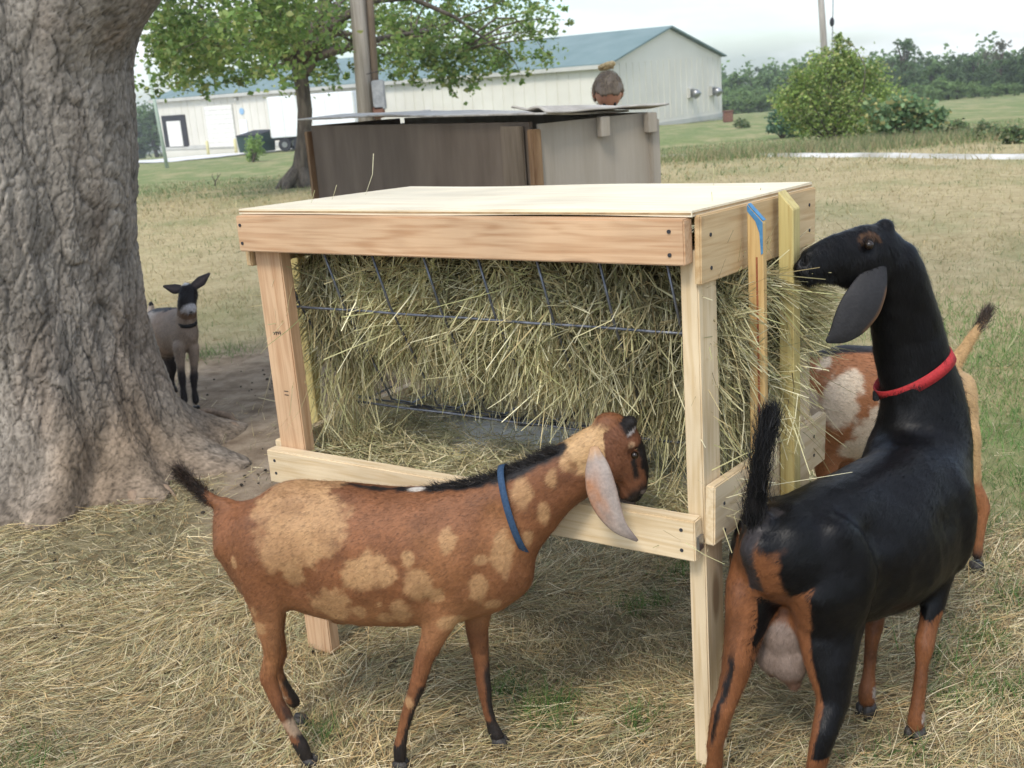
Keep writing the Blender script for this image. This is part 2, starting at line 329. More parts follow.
# ------------------------------------------------------------------ the ground
def build_ground():
    ys = np.concatenate([np.linspace(-8, 1, 20), np.linspace(1.1, 8, 140), np.geomspace(8.08, 330, 140)])
    xs_ = np.concatenate([-np.geomspace(6.1, 320, 50)[::-1], np.linspace(-6, 6, 170), np.geomspace(6.1, 320, 50)])
    X, Y = np.meshgrid(xs_, ys); Z = terrain(X, Y)
    near = fbm(np.stack([X*4, Y*4, 0*X], -1), 3, 3)*.035*(1-sst(7, 12, np.hypot(X, Y)))
    Z = Z + near - .01
    h, g, d = masks(X, Y); n0, n1 = X.shape
    idx = np.arange(n0*n1).reshape(n0, n1)
    Fq = np.stack([idx[:-1, :-1], idx[:-1, 1:], idx[1:, 1:], idx[1:, :-1]], -1)
    me = from_arrays('ground', np.stack([X, Y, Z], -1).reshape(-1, 3), Fq.ravel(), 4, np.stack([h, g, d], -1).reshape(-1, 3))
    tag(link('ground', me, ground_material(), smooth=True), kind='structure')
build_ground()
def gz(x, y):
    X = np.asarray(x, float); Y = np.asarray(y, float)
    return terrain(X, Y) + fbm(np.stack([X*4, Y*4, 0*X], -1), 3, 3)*.035*(1-sst(7, 12, np.hypot(X, Y))) - .01
def sheet(name, poly_fn, n0, n1, mat, lift):
    U_, V_ = np.meshgrid(np.linspace(0, 1, n1), np.linspace(0, 1, n0)); X, Y = poly_fn(U_, V_); Z = terrain(X, Y) + (lift if lift > 0 else .09*np.sin(np.pi*V_)-.035)
    idx = np.arange(n0*n1).reshape(n0, n1); Fq = np.stack([idx[:-1, :-1], idx[:-1, 1:], idx[1:, 1:], idx[1:, :-1]], -1)
    return tag(link(name, from_arrays(name, np.stack([X, Y, Z], -1).reshape(-1, 3), Fq.ravel(), 4), mat, smooth=True), kind='structure')
tl, tr = onterr(660, 157), onterr(1022, 158)
def track_xy(u, v):
    a = tl + (tl-tr)*1.2; b = tr + (tr-tl)*1.0
    wob = fbm(np.stack([u*30, v*0+np.round(v)*9, 0*u], -1), 3, 8)*.25
    dx, dy = (b-a)[0], (b-a)[1]; L_ = math.hypot(dx, dy); nx, ny = -dy/L_, dx/L_
    hw = .27
    return a[0]+dx*u + nx*((v-.5)*2*hw + wob), a[1]+dy*u + ny*((v-.5)*2*hw + wob)
sheet('gravel_track', track_xy, 9, 240, M['gravel'], -1)

# ------------------------------------------------------------------ ribbons (straw, blades)
def ribbons(P, D, L_, W_, C, bend=.3, nrm=None, seg=2, taper=.5):
    """P base, D unit direction, L length, W width, C colour per strand"""
    n = len(P)
    if nrm is None: nrm = RNG.normal(size=(n, 3))
    S = np.cross(D, nrm); S /= np.linalg.norm(S, axis=1, keepdims=True)+1e-9
    B = RNG.normal(size=(n, 3))*bend
    Vs = []
    for k in range(seg+1):
        t = k/seg; c = P + D*(L_*t)[:, None] + B*(L_*t*t)[:, None]*.5
        wv = (W_*(1-t*taper)*.5)[:, None]
        Vs += [c-S*wv, c+S*wv]
    V = np.stack(Vs, 1).reshape(-1, 3); st = 2*(seg+1)
    base = (np.arange(n)*st)[:, None]; fs = []
    for k in range(seg): fs.append(base + np.array([[2*k, 2*k+1, 2*k+3, 2*k+2]]))
    Fc = np.stack(fs, 1).ravel()
    return V, Fc, np.repeat(C, st, axis=0)
STRAW = np.array([(0.594, 0.486, 0.273), (0.495, 0.410, 0.221), (0.682, 0.583, 0.378), (0.418, 0.356, 0.179), (0.341, 0.346, 0.179), (0.517, 0.367, 0.179), (0.286, 0.205, 0.105), (0.748, 0.670, 0.483), (0.440, 0.432, 0.273), (0.198, 0.140, 0.079)])
HAYC = np.array([(0.478, 0.434, 0.243), (0.399, 0.373, 0.192), (0.518, 0.474, 0.273), (0.309, 0.303, 0.141), (0.598, 0.554, 0.364), (0.278, 0.222, 0.111), (0.439, 0.363, 0.192)])
def pal(Pal, n, p=None, j=.12):
    c = Pal[RNG.choice(len(Pal), n, p=p)]; return np.clip(c*(1+RNG.normal(size=(n, 1))*j), 0, 1)
def build_litter():
    Vs, Fs, Cs = [], [], []; off = 0
    def addr(r):
        nonlocal off
        Vs.append(r[0]); Fs.append(r[1]+off); Cs.append(r[2]); off += len(r[0])
    for (n, x0, x1, y0, y1, ln, wd) in ((150000, -2.2, 2.2, 1.5, 3.3, .052, .0015), (85000, -3.2, 3.4, 3.0, 5.6, .060, .0021), (9000, -5, 7, 5.2, 10, .13, .005)):
        x = RNG.uniform(x0, x1, n); y = RNG.uniform(y0, y1, n); h, g, d = masks(x, y)
        clump = fbm(np.stack([x*5, y*5, 0*x], -1), 3, 55)
        keep = RNG.random(n) < np.clip(h*(1.0+clump*1.6) + .05*(1-d*.5) + .03, 0, 1)
        dt = np.hypot(x-TREE_C[0], y-TREE_C[1]); keep &= dt > .62
        x, y, clump = x[keep], y[keep], clump[keep]; n = len(x)
        z = gz(x, y) + RNG.random(n)**2*.018 + .002
        flow = fbm(np.stack([x*1.5, y*1.5, 0*x], -1), 2, 91)*5 + RNG.normal(size=n)*.75
        D = np.stack([np.cos(flow), np.sin(flow), RNG.normal(size=n)*.13 + .02], -1); D /= np.linalg.norm(D, axis=1, keepdims=True)
        Ls = ln*RNG.lognormal(0, .55, n).clip(.3, 2.6)
        C = pal(STRAW, n)*(1 + clump[:, None]*.8)*[.93, .88, .80]
        nn = np.stack([RNG.normal(size=n)*.5, RNG.normal(size=n)*.5, np.ones(n)], -1)
        addr(ribbons(np.stack([x, y, z], -1)-D*(Ls/2)[:, None]*[1, 1, 0], D, Ls, wd*RNG.uniform(.6, 1.5, n), C, .22, nn))
    me = from_arrays('hay_litter', np.concatenate(Vs), np.concatenate(Fs), 4, np.concatenate(Cs))
    tag(link('hay_litter', me, M['straw']), 'trampled loose hay and straw strewn over the ground round the feeder', 'hay', kind='stuff')
build_litter()
GREEN = np.array([(0.101, 0.151, 0.050), (0.137, 0.194, 0.072), (0.173, 0.223, 0.086), (0.086, 0.122, 0.050), (0.259, 0.266, 0.137)])
DRY = np.array([(0.437, 0.360, 0.200), (0.385, 0.312, 0.167), (0.480, 0.400, 0.239), (0.314, 0.287, 0.133), (0.367, 0.303, 0.160)])
def build_grass():
    Vs, Fs, Cs = [], [], []; off = 0
    def blades(x, y, C, ln, wd, lean=.5):
        nonlocal off
        n = len(x); D = np.stack([RNG.normal(size=n)*lean, RNG.normal(size=n)*lean, np.ones(n)], -1); D /= np.linalg.norm(D, axis=1, keepdims=True)
        Ls = ln*RNG.uniform(.5, 1.4, n)
        r = ribbons(np.stack([x, y, gz(x, y)-.003], -1), D, Ls, wd*RNG.uniform(.6, 1.3, n), C, .6, None, 2, .9)
        Vs.append(r[0]); Fs.append(r[1]+off); Cs.append(r[2]); off += len(r[0])
    for (n, x0, x1, y0, y1, ln, wd) in ((26000, -3, 3.2, 3.2, 5.2, .035, .0028), (46000, -5, 6, 4.6, 9, .038, .004), (42000, -11, 12, 8, 18, .05, .008), (30000, -18, 22, 17, 34, .09, .02)):
        x = RNG.uniform(x0, x1, n); y = RNG.uniform(y0, y1, n); h, g, d = masks(x, y)
        pn = fbm(np.stack([x*.9, y*.9, 0*x], -1), 4, 41)
        keep = (RNG.random(n) < (1-h)*(1-d*.97)) & (np.hypot(x-TREE_C[0], y-TREE_C[1]) > .8)
        x, y, g, pn = x[keep], y[keep], g[keep], pn[keep]
        isg = RNG.random(len(x)) < np.clip(g*.75 + pn*1.3, .05, .92)
        C = np.where(isg[:, None], pal(GREEN, len(x)), pal(DRY, len(x)))
        blades(x, y, C, ln, wd)
    n = 60000; x = RNG.uniform(.9, 4.2, n); y = RNG.uniform(3.1, 7.5, n); pn = fbm(np.stack([x*1.6, y*1.6, 0*x], -1), 4, 141)
    k = RNG.random(n) < sst(-.08, .10, pn)*(1-sst(5, 7.5, y))*.95; x, y = x[k], y[k]
    blades(x, y, pal(np.array([(.11, .22, .05), (.15, .27, .07), (.20, .32, .10), (.09, .17, .045)]), len(x)), .045, .0035, .5)
    # small green tufts poking through the litter
    for (px, py, r, n) in ((548, 712, .045, 420), (505, 690, .03, 160), (510, 590, .035, 200), (640, 722, .03, 150), (635, 605, .03, 120), (22, 765, .06, 260), (322, 738, .03, 120), (680, 570, .04, 160),
                           (1005, 690, .05, 220), (985, 640, .05, 240), (960, 700, .04, 150), (940, 660, .04, 140), (1010, 600, .05, 200), (655, 600, .03, 80), (900, 760, .05, 160), (225, 352, .12, 300), (200, 356, .06, 140), (1000, 520, .09, 300), (1015, 480, .1, 400), (995, 560, .06, 160)):
        c = onterr(px, py); x = c[0]+RNG.normal(size=n)*r; y = c[1]+RNG.normal(size=n)*r
        blades(x, y, pal(GREEN[:4]*[.8, 1.05, .7], n), .05, .0028, .7)
    me = from_arrays('grass', np.concatenate(Vs), np.concatenate(Fs), 4, np.concatenate(Cs))
    tag(link('grass', me, M['grass']), 'patchy dry and green grass of the pasture with small tufts in the litter', 'grass', kind='stuff')
build_grass()
def build_pellets():
    n = 1100; x = RNG.uniform(-2.6, 2.6, n); y = RNG.uniform(1.6, 6.5, n)
    cl = fbm(np.stack([x*2.2, y*2.2, 0*x], -1), 3, 66); k = (cl > -.02) & (np.hypot(x-TREE_C[0], y-TREE_C[1]) > .7); x, y = x[k], y[k]; n = len(x)
    ico = bmesh.new(); bmesh.ops.create_icosphere(ico, subdivisions=1, radius=1); V0 = np.array([v.co[:] for v in ico.verts]); F0 = np.array([[v.index for v in f.verts] for f in ico.faces]); ico.free()
    s = RNG.uniform(.003, .008, n); sc = np.stack([s*1.3, s, s*.8], -1); th = RNG.uniform(0, 6.28, n); z = gz(x, y)+.008
    A = V0[None]*sc[:, None]; ct, st_ = np.cos(th)[:, None], np.sin(th)[:, None]
    V = np.stack([A[..., 0]*ct - A[..., 1]*st_ + x[:, None], A[..., 0]*st_ + A[..., 1]*ct + y[:, None], A[..., 2] + z[:, None]], -1).reshape(-1, 3)
    Fc = (F0[None] + (np.arange(n)*len(V0))[:, None, None]).ravel()
    tag(link('droppings', from_arrays('droppings', V, Fc, 3), M['dung'], smooth=True), 'small dark goat droppings scattered through the straw and dirt', 'droppings', kind='stuff')
build_pellets()

# ------------------------------------------------------------------ leaf clouds, trees, bushes
def leaf_cloud(name, centers, radii, n, size, palette, mat, parent=None, flat=.6, clumpy=True, squash=1.0, seed=0, hang=0.0, loose=.14):
    """leaves spread through overlapping clumps; centers (k,3), radii (k,)"""
    rng = np.random.default_rng(seed+5); centers = np.asarray(centers, float); radii = np.asarray(radii, float)
    wgt = radii**2; wgt = wgt/wgt.sum(); k = rng.choice(len(centers), n, p=wgt)
    d = rng.normal(size=(n, 3)); d /= np.linalg.norm(d, axis=1, keepdims=True)
    rr = rng.random(n)**(1/2.2)
    # twig-scale subclumps
    if clumpy:
        nt_ = max(8, n//14); kt = rng.choice(len(centers), nt_, p=wgt); dt = rng.normal(size=(nt_, 3)); dt /= np.linalg.norm(dt, axis=1, keepdims=True)
        tp = centers[kt] + dt*(radii[kt]*rng.random(nt_)**(1/2.4))[:, None]*[1, 1, squash]
        pick = rng.integers(0, nt_, n); P = tp[pick] + rng.normal(size=(n, 3))*(radii[kt][pick]*loose)[:, None]; tone = rng.normal(size=nt_)[pick]*.13
    else:
        P = centers[k] + d*(radii[k]*rr)[:, None]*[1, 1, squash]; tone = 0*rr
    A = rng.normal(size=(n, 3)); A[:, 2] = A[:, 2]*flat - hang; A /= np.linalg.norm(A, axis=1, keepdims=True)
    Bn = rng.normal(size=(n, 3)); Bn = np.cross(A, Bn); Bn /= np.linalg.norm(Bn, axis=1, keepdims=True)
    s = size*rng.uniform(.6, 1.35, n)[:, None]; nn = np.cross(A, Bn)*s*.12
    V = np.stack([P-A*s*.5, P+Bn*s*.32+nn, P+A*s*.5, P-Bn*s*.32+nn], 1).reshape(-1, 3)
    Fc = (np.arange(n)[:, None]*4 + np.array([[0, 1, 2, 3]])).ravel()
    pl = np.asarray(palette); C = pl[rng.integers(0, len(pl), n)]*(1+tone[:, None]+rng.normal(size=(n, 1))*.10)
    me = from_arrays(name, V, Fc, 4, np.repeat(np.clip(C, .01, 1), 4, axis=0))
    return link(name, me, mat, parent)
LG = [(0.080, 0.136, 0.036), (0.112, 0.176, 0.048), (0.068, 0.112, 0.032), (0.144, 0.200, 0.064), (0.168, 0.200, 0.072)]
def branchy(mb, root, tips, r0, rng, bend=.25):
    for tpt in tips:
        a = np.array(root, float); b = np.array(tpt, float); L_ = np.linalg.norm(b-a); pts = []
        off = rng.normal(size=3)*L_*bend*.4
        for k in range(6): t = k/5; pts.append(a+(b-a)*t + off*math.sin(math.pi*t) + np.array([0, 0, L_*.10*math.sin(math.pi*t)]))
        mb.tube(pts, [r0*(1-.85*k/5) for k in range(6)], 7)

# the tree behind the shed
def mid_tree():
    base = onterr(298, 187); D = base[1]
    z0 = float(terrain(base[0], base[1]))
    root = empty('shade_tree', (base[0], base[1], z0), label='leafy shade tree with low spreading branches in front of the warehouse', cat='tree')
    O_ = np.array([base[0], base[1], z0]); rng = np.random.default_rng(3)
    L = lambda px, py, dy=0: at(px, py, D+dy) - O_
    mb = MB(); k = D/1100
    tp = [L(298, 192), L(298, 182), L(301, 165), L(304, 140), L(305, 110), L(302, 85), L(298, 62)]
    mb.tube(tp, [15*k, 10*k, 8*k, 7*k, 7*k, 7*k, 7.5*k], 14)
    for q in range(5):
        a = q*1.26+.4; mb.tube([np.array(tp[2])*[1, 1, 1], np.array([math.cos(a)*15*k, math.sin(a)*15*k, .08]), np.array([math.cos(a)*26*k, math.sin(a)*26*k, -.12])], [6*k, 5*k, 2*k], 7)
    mb.build('trunk', M['bark_mid'], root, True)
    mb = MB(); fork = np.array(tp[-1])
    cl = []   # clumps measured off the photograph, spread in depth
    for (px, py, r) in ((175, 20, 26), (170, 55, 20), (205, 15, 30), (230, 50, 26), (200, 78, 18), (262, 20, 30), (265, 66, 14), (232, 82, 10), (300, 15, 36), (335, 35, 32), (320, 55, 24), (285, 45, 18), (300, 70, 10), (360, 10, 34), (385, 45, 30), (375, 72, 18),
                        (410, 25, 34), (430, 55, 26), (450, 20, 34), (470, 58, 26), (450, 78, 16), (500, 25, 30), (505, 62, 20), (535, 30, 24), (545, 52, 14), (522, 76, 9), (480, 78, 12), (400, 68, 20), (560, 38, 9), (345, 78, 8), (565, 20, 10), (150, 35, 14),
                        (215, 95, 6), (490, 45, 30), (350, 50, 26), (155, 80, 10)):
        cl.append((L(px, py, rng.normal()*1.8), r*k))
    for i in range(34):
        th = rng.uniform(0, 6.28); rr = rng.uniform(.2, 1)**.6*5.6; cl.append((fork+np.array([math.cos(th)*rr+.4, math.sin(th)*rr, rng.uniform(.2, 5.2-rr*.5)]), rng.uniform(.6, 1.1)))
    for i in range(14):
        th = rng.uniform(0, 6.28); rr = rng.uniform(2.8, 5.2); cl.append((fork+np.array([math.cos(th)*rr+.4, math.sin(th)*rr*.9, rng.uniform(-.3, .8)]), rng.uniform(.5, .8)))
    mains = [L(262, 22, -1), L(215, 30, .5), L(345, 20, 1), L(372, 40, -1), L(440, 30, 1), L(500, 50, -.5), L(298, -40, 0), L(250, -60, 1.5), L(380, -70, -1.5), L(330, 5, 2)]
    branchy(mb, fork, mains, 5.5*k, rng)
    mb.tube([L(304, 78), L(312, 66), L(322, 48), L(334, 30)], [3*k, 2.6*k, 2*k, 1.4*k], 7)
    tips = [c for c, r in cl]
    for tpt in tips:
        m_ = min(mains+[fork], key=lambda q: np.linalg.norm(np.array(q)-tpt)); branchy(mb, np.array(m_)*.8+fork*.2, [tpt], 1.3*k, rng)
    mb.build('limb', M['bark_mid'], root, True)
    leaf_cloud('crown', [c for c, r in cl], [r for c, r in cl], 33000, .12, [(0.156, 0.250, 0.062), (0.208, 0.310, 0.077), (0.114, 0.190, 0.053), (0.281, 0.370, 0.115), (0.312, 0.340, 0.115)], M['leaf'], root, seed=4)
mid_tree()

def bush_at(name, px, py, label, cat, clumps, size, palette, n, group=None, stems=10, D=None, seed=0, hang=0.0, dry=False):
    b = onterr(px, py); D = b[1]; z0 = float(terrain(b[0], b[1])); O_ = np.array([b[0], b[1], z0]); rng = np.random.default_rng(seed+50); k = D/1100
    root = empty(name, tuple(O_), label=label, cat=cat, group=group)
    cs = [(at(x, y, D+rng.normal()*r*k*.6)-O_, r*k) for x, y, r in clumps]
    mb = MB(); branchy(mb, np.array([0, 0, -.02]), [c for c, r in cs], max(.012, 1.0*k), rng); mb.build('stem', M['bark_mid'], root, True)
    leaf_cloud('foliage', [c for c, r in cs], [r for c, r in cs], n, size, palette, M['leaf'], root, seed=seed, hang=hang, loose=.30)
    return root
bush_at('bush', 835, 146, 'tall light green bush with a thin upright leader in the pasture', 'bush',
        [(830, 70, 18), (815, 85, 20), (845, 78, 22), (870, 95, 22), (825, 105, 24), (800, 105, 16), (850, 110, 24), (880, 112, 18), (838, 45, 7), (842, 55, 9), (850, 42, 4), (828, 50, 5), (835, 38, 4), (830, 128, 18), (805, 125, 14), (855, 130, 16), (790, 118, 10), (845, 62, 12), (865, 80, 12), (888, 95, 12), (790, 95, 14), (778, 108, 10), (802, 78, 12), (875, 72, 10), (900, 100, 10), (820, 62, 10), (858, 62, 8), (842, 36, 3), (848, 60, 9)],
        .085, [(0.292, 0.395, 0.096), (0.238, 0.343, 0.086), (0.346, 0.437, 0.134), (0.184, 0.270, 0.077), (0.410, 0.416, 0.154)], 14000, seed=1)
bush_at('sumac_shrub', 905, 142, 'low blue-green sumac growing against the right of the tall bush', 'shrub',
        [(880, 118, 12), (900, 108, 14), (920, 112, 12), (938, 118, 9), (910, 125, 14), (890, 130, 12), (930, 128, 9), (870, 105, 8)],
        .13, [(0.179, 0.295, 0.136), (0.227, 0.340, 0.160), (0.143, 0.238, 0.104), (0.287, 0.374, 0.168), (0.430, 0.397, 0.160)], 3600, seed=2, hang=.4)
bush_at('sumac_shrub', 782, 138, 'small blue-green sumac at the left foot of the tall bush', 'shrub',
        [(775, 120, 8), (785, 125, 9), (795, 130, 8), (772, 130, 6), (790, 112, 6)], .12, [(0.112, 0.200, 0.120), (0.144, 0.232, 0.144), (0.088, 0.160, 0.096)], 1300, seed=3, hang=.4)
bush_at('shrub', 253, 162, 'small bright green shrub in front of the dark dumpster', 'shrub',
        [(250, 148, 7), (256, 143, 7), (246, 143, 5), (252, 155, 6), (259, 150, 5)], .16, [(.24, .36, .09), (.19, .30, .07), (.28, .38, .12)], 800, seed=5)
for (px, py, c, lb) in ((985, 140, [(985, 132, 8), (975, 135, 6), (995, 134, 6)], 'low weedy clump right of the sumac near the gravel track'), (1015, 143, [(1012, 136, 8), (1020, 138, 7)], 'low dark green weeds at the right edge beside the track'),
                        (742, 128, [(740, 124, 5), (746, 126, 4)], 'low weed tuft right of the warehouse gable corner'), (960, 138, [(955, 130, 8), (965, 132, 7), (948, 134, 6)], 'pale low brush trailing from the sumac to the right')):
    bush_at('weed_clump', px, py, lb, 'weeds', c, .10, [(.16, .22, .09), (.12, .18, .08), (.26, .26, .13)], 700, group='weeds by the bush', seed=px)
# tall rough grass round the bush: stuff
def rough():
    n = 16000; c = onterr(850, 150); k = c[1]/1100
    x = c[0]+RNG.normal(size=n)*95*k; y = c[1]+RNG.normal(size=n)*.8+.3; D = np.stack([RNG.normal(size=n)*.35, RNG.normal(size=n)*.35, np.ones(n)], -1); D /= np.linalg.norm(D, axis=1, keepdims=True)
    r = ribbons(np.stack([x, y, terrain(x, y)-.01], -1), D, .22*RNG.uniform(.4, 1.3, n), .016*np.ones(n), np.where((RNG.random(n) < .45)[:, None], pal(DRY*.9, n), pal(GREEN*1.2, n)), .5, None, 2, .9)
    tag(link('rough_grass', from_arrays('rough_grass', r[0], r[1], 4, r[2]), M['grass']), 'rough uncut grass along the foot of the big bush', 'grass', kind='stuff')
rough()

# far trees
def tree_mesh(seed, h, wd, palette, leaf=.5, n=2600, bare=False, cone=False):
    rng = np.random.default_rng(seed); cs = []; rs = []
    for i in range(34):
        t = rng.random(); zz = h*(.06+.86*t) if not cone else h*(.1+.85*t); env = wd*math.sqrt(max(.05, 1-((t-.32)/.74)**2)) if not cone else wd*(1-.8*t)
        th = rng.uniform(0, 6.28); rr = env*rng.random()**.5*.8; cs.append((math.cos(th)*rr, math.sin(th)*rr, zz)); rs.append(rng.uniform(.18, .38)*env+.22)
    c = leaf_cloud('crown', cs, rs, n, leaf, palette, M['leaf'], None, seed=seed)
    mb = MB(); mb.tube([(0, 0, -.4), (.05*h, 0, h*.35), (.02*h, .02*h, h*.7)], [.035*h, .026*h, .012*h], 8)
    for cc in cs[::2]: mb.tube([(0.03*h, 0, h*.3), (cc[0]*.5, cc[1]*.5, cc[2]*.8), cc], [.012*h, .008*h, .003*h], 5)
    t = mb.build('trunk', M['bark_mid'], None, True)
    return c, t
PAL = dict(dark=[(0.107, 0.169, 0.072), (0.135, 0.202, 0.087), (0.152, 0.225, 0.087)], mid=[(0.180, 0.272, 0.103), (0.208, 0.309, 0.111), (0.163, 0.252, 0.095)], light=[(0.216, 0.319, 0.111), (0.180, 0.281, 0.095), (0.253, 0.346, 0.127)], grey=[(0.163, 0.169, 0.103), (0.126, 0.140, 0.079), (0.198, 0.196, 0.127)])
protos = {}
for i, (kd, h, wd, n) in enumerate((('dark', 8, 2.6, 6000), ('dark', 9, 3.2, 6000), ('mid', 7, 2.6, 6000), ('mid', 8, 3.0, 6000), ('light', 5, 2.0, 4500), ('light', 6, 2.3, 4500), ('grey', 8.5, 2.2, 2200))):
    protos[i] = (tree_mesh(100+i, h, wd, PAL[kd], .30, n), h)
used_p = set()
def far_tree(i, px, ytop, D, label, group=None, ws=1.0):
    (c, t), h = protos[i]; top = at(px, ytop, D); zb = float(terrain(top[0], D)); s = (top[2]-zb)/(h*1.0)
    r = empty('far_tree', (top[0], D, zb), rz=random.uniform(0, 6.28), label=label, cat='tree', group=group); r.scale = (s*ws, s*ws, s)
    for o in (c, t):
        if i in used_p: q = o.copy(); COL.objects.link(q)
        else: q = o
        q.parent = r
    used_p.add(i)
G1, G2, G3 = 'dark trees of the far wood', 'mid green trees of the far wood', 'light green saplings before the far wood'
L1, L2, L3 = 'dark bushy tree standing in the far wood', 'mid green rounded tree in the far wood', 'light green sapling at the edge of the far wood'
far_tree(1, 905, 36, 118, 'dark round-topped tree rising above the far wood right of the bush', ws=1.15)
far_tree(6, 1003, 36, 122, 'thin-crowned greyish tree at the far right of the wood')
far_tree(6, 985, 48, 128, 'pale wispy tree just left of the thin greyish one', ws=.9)
for px, yt, D, i in ((735, 70, 150, 2), (752, 68, 150, 3), (790, 62, 145, 3), (772, 72, 150, 2), (860, 60, 135, 3), (880, 55, 130, 2), (925, 56, 124, 0), (945, 58, 124, 1), (962, 52, 122, 0), (890, 56, 128, 1), (975, 54, 120, 1), (1015, 50, 112, 0), (1030, 44, 110, 1), (1050, 42, 108, 0), (840, 62, 138, 2),
                     (935, 60, 118, 2), (872, 66, 128, 3), (1000, 58, 112, 1), (988, 58, 116, 0), (1075, 40, 108, 3), (1100, 38, 106, 2), (815, 66, 140, 2), (915, 62, 122, 3), (950, 64, 116, 0), (805, 60, 148, 1), (765, 64, 155, 0),
                     (130, 100, 190, 3), (110, 98, 190, 1), (90, 100, 190, 2), (150, 104, 190, 0)):
    far_tree(i, px, yt, D, L1 if i < 2 else L2, G1 if i < 2 else G2, 1.25)
for px, yt, D in ((740, 84, 135), (760, 82, 135), (748, 88, 128), (880, 78, 120), (898, 76, 118), (915, 82, 112), (975, 80, 108), (998, 80, 106), (958, 78, 110), (1015, 82, 104), (940, 74, 114), (727, 86, 140), (868, 84, 118), (930, 84, 110), (985, 86, 104), (1035, 80, 102)):
    far_tree(4 if (int(px) % 2) else 5, px, yt, D, L3, G3, 1.3)
# far wood behind as one mass closes the gaps between the trunks
def wood():
    cs = []; rng = np.random.default_rng(9)
    for px in np.arange(700, 1160, 5.): D = 165 - (px-700)*.09 + rng.normal()*3; p_ = at(px, 90-(px-700)*.045+rng.normal()*4, D); cs.append(p_)
    for px in np.arange(-60, 200, 9.): p_ = at(px, 118+rng.normal()*3, 210); cs.append(p_)
    o = leaf_cloud('far_wood', cs, np.full(len(cs), 3.4), 16000, .75, PAL['mid']+PAL['dark'], M['leaf'], None, seed=8); tag(o, 'dense dark wood closing the horizon behind the pasture', 'wood', kind='stuff')
wood()

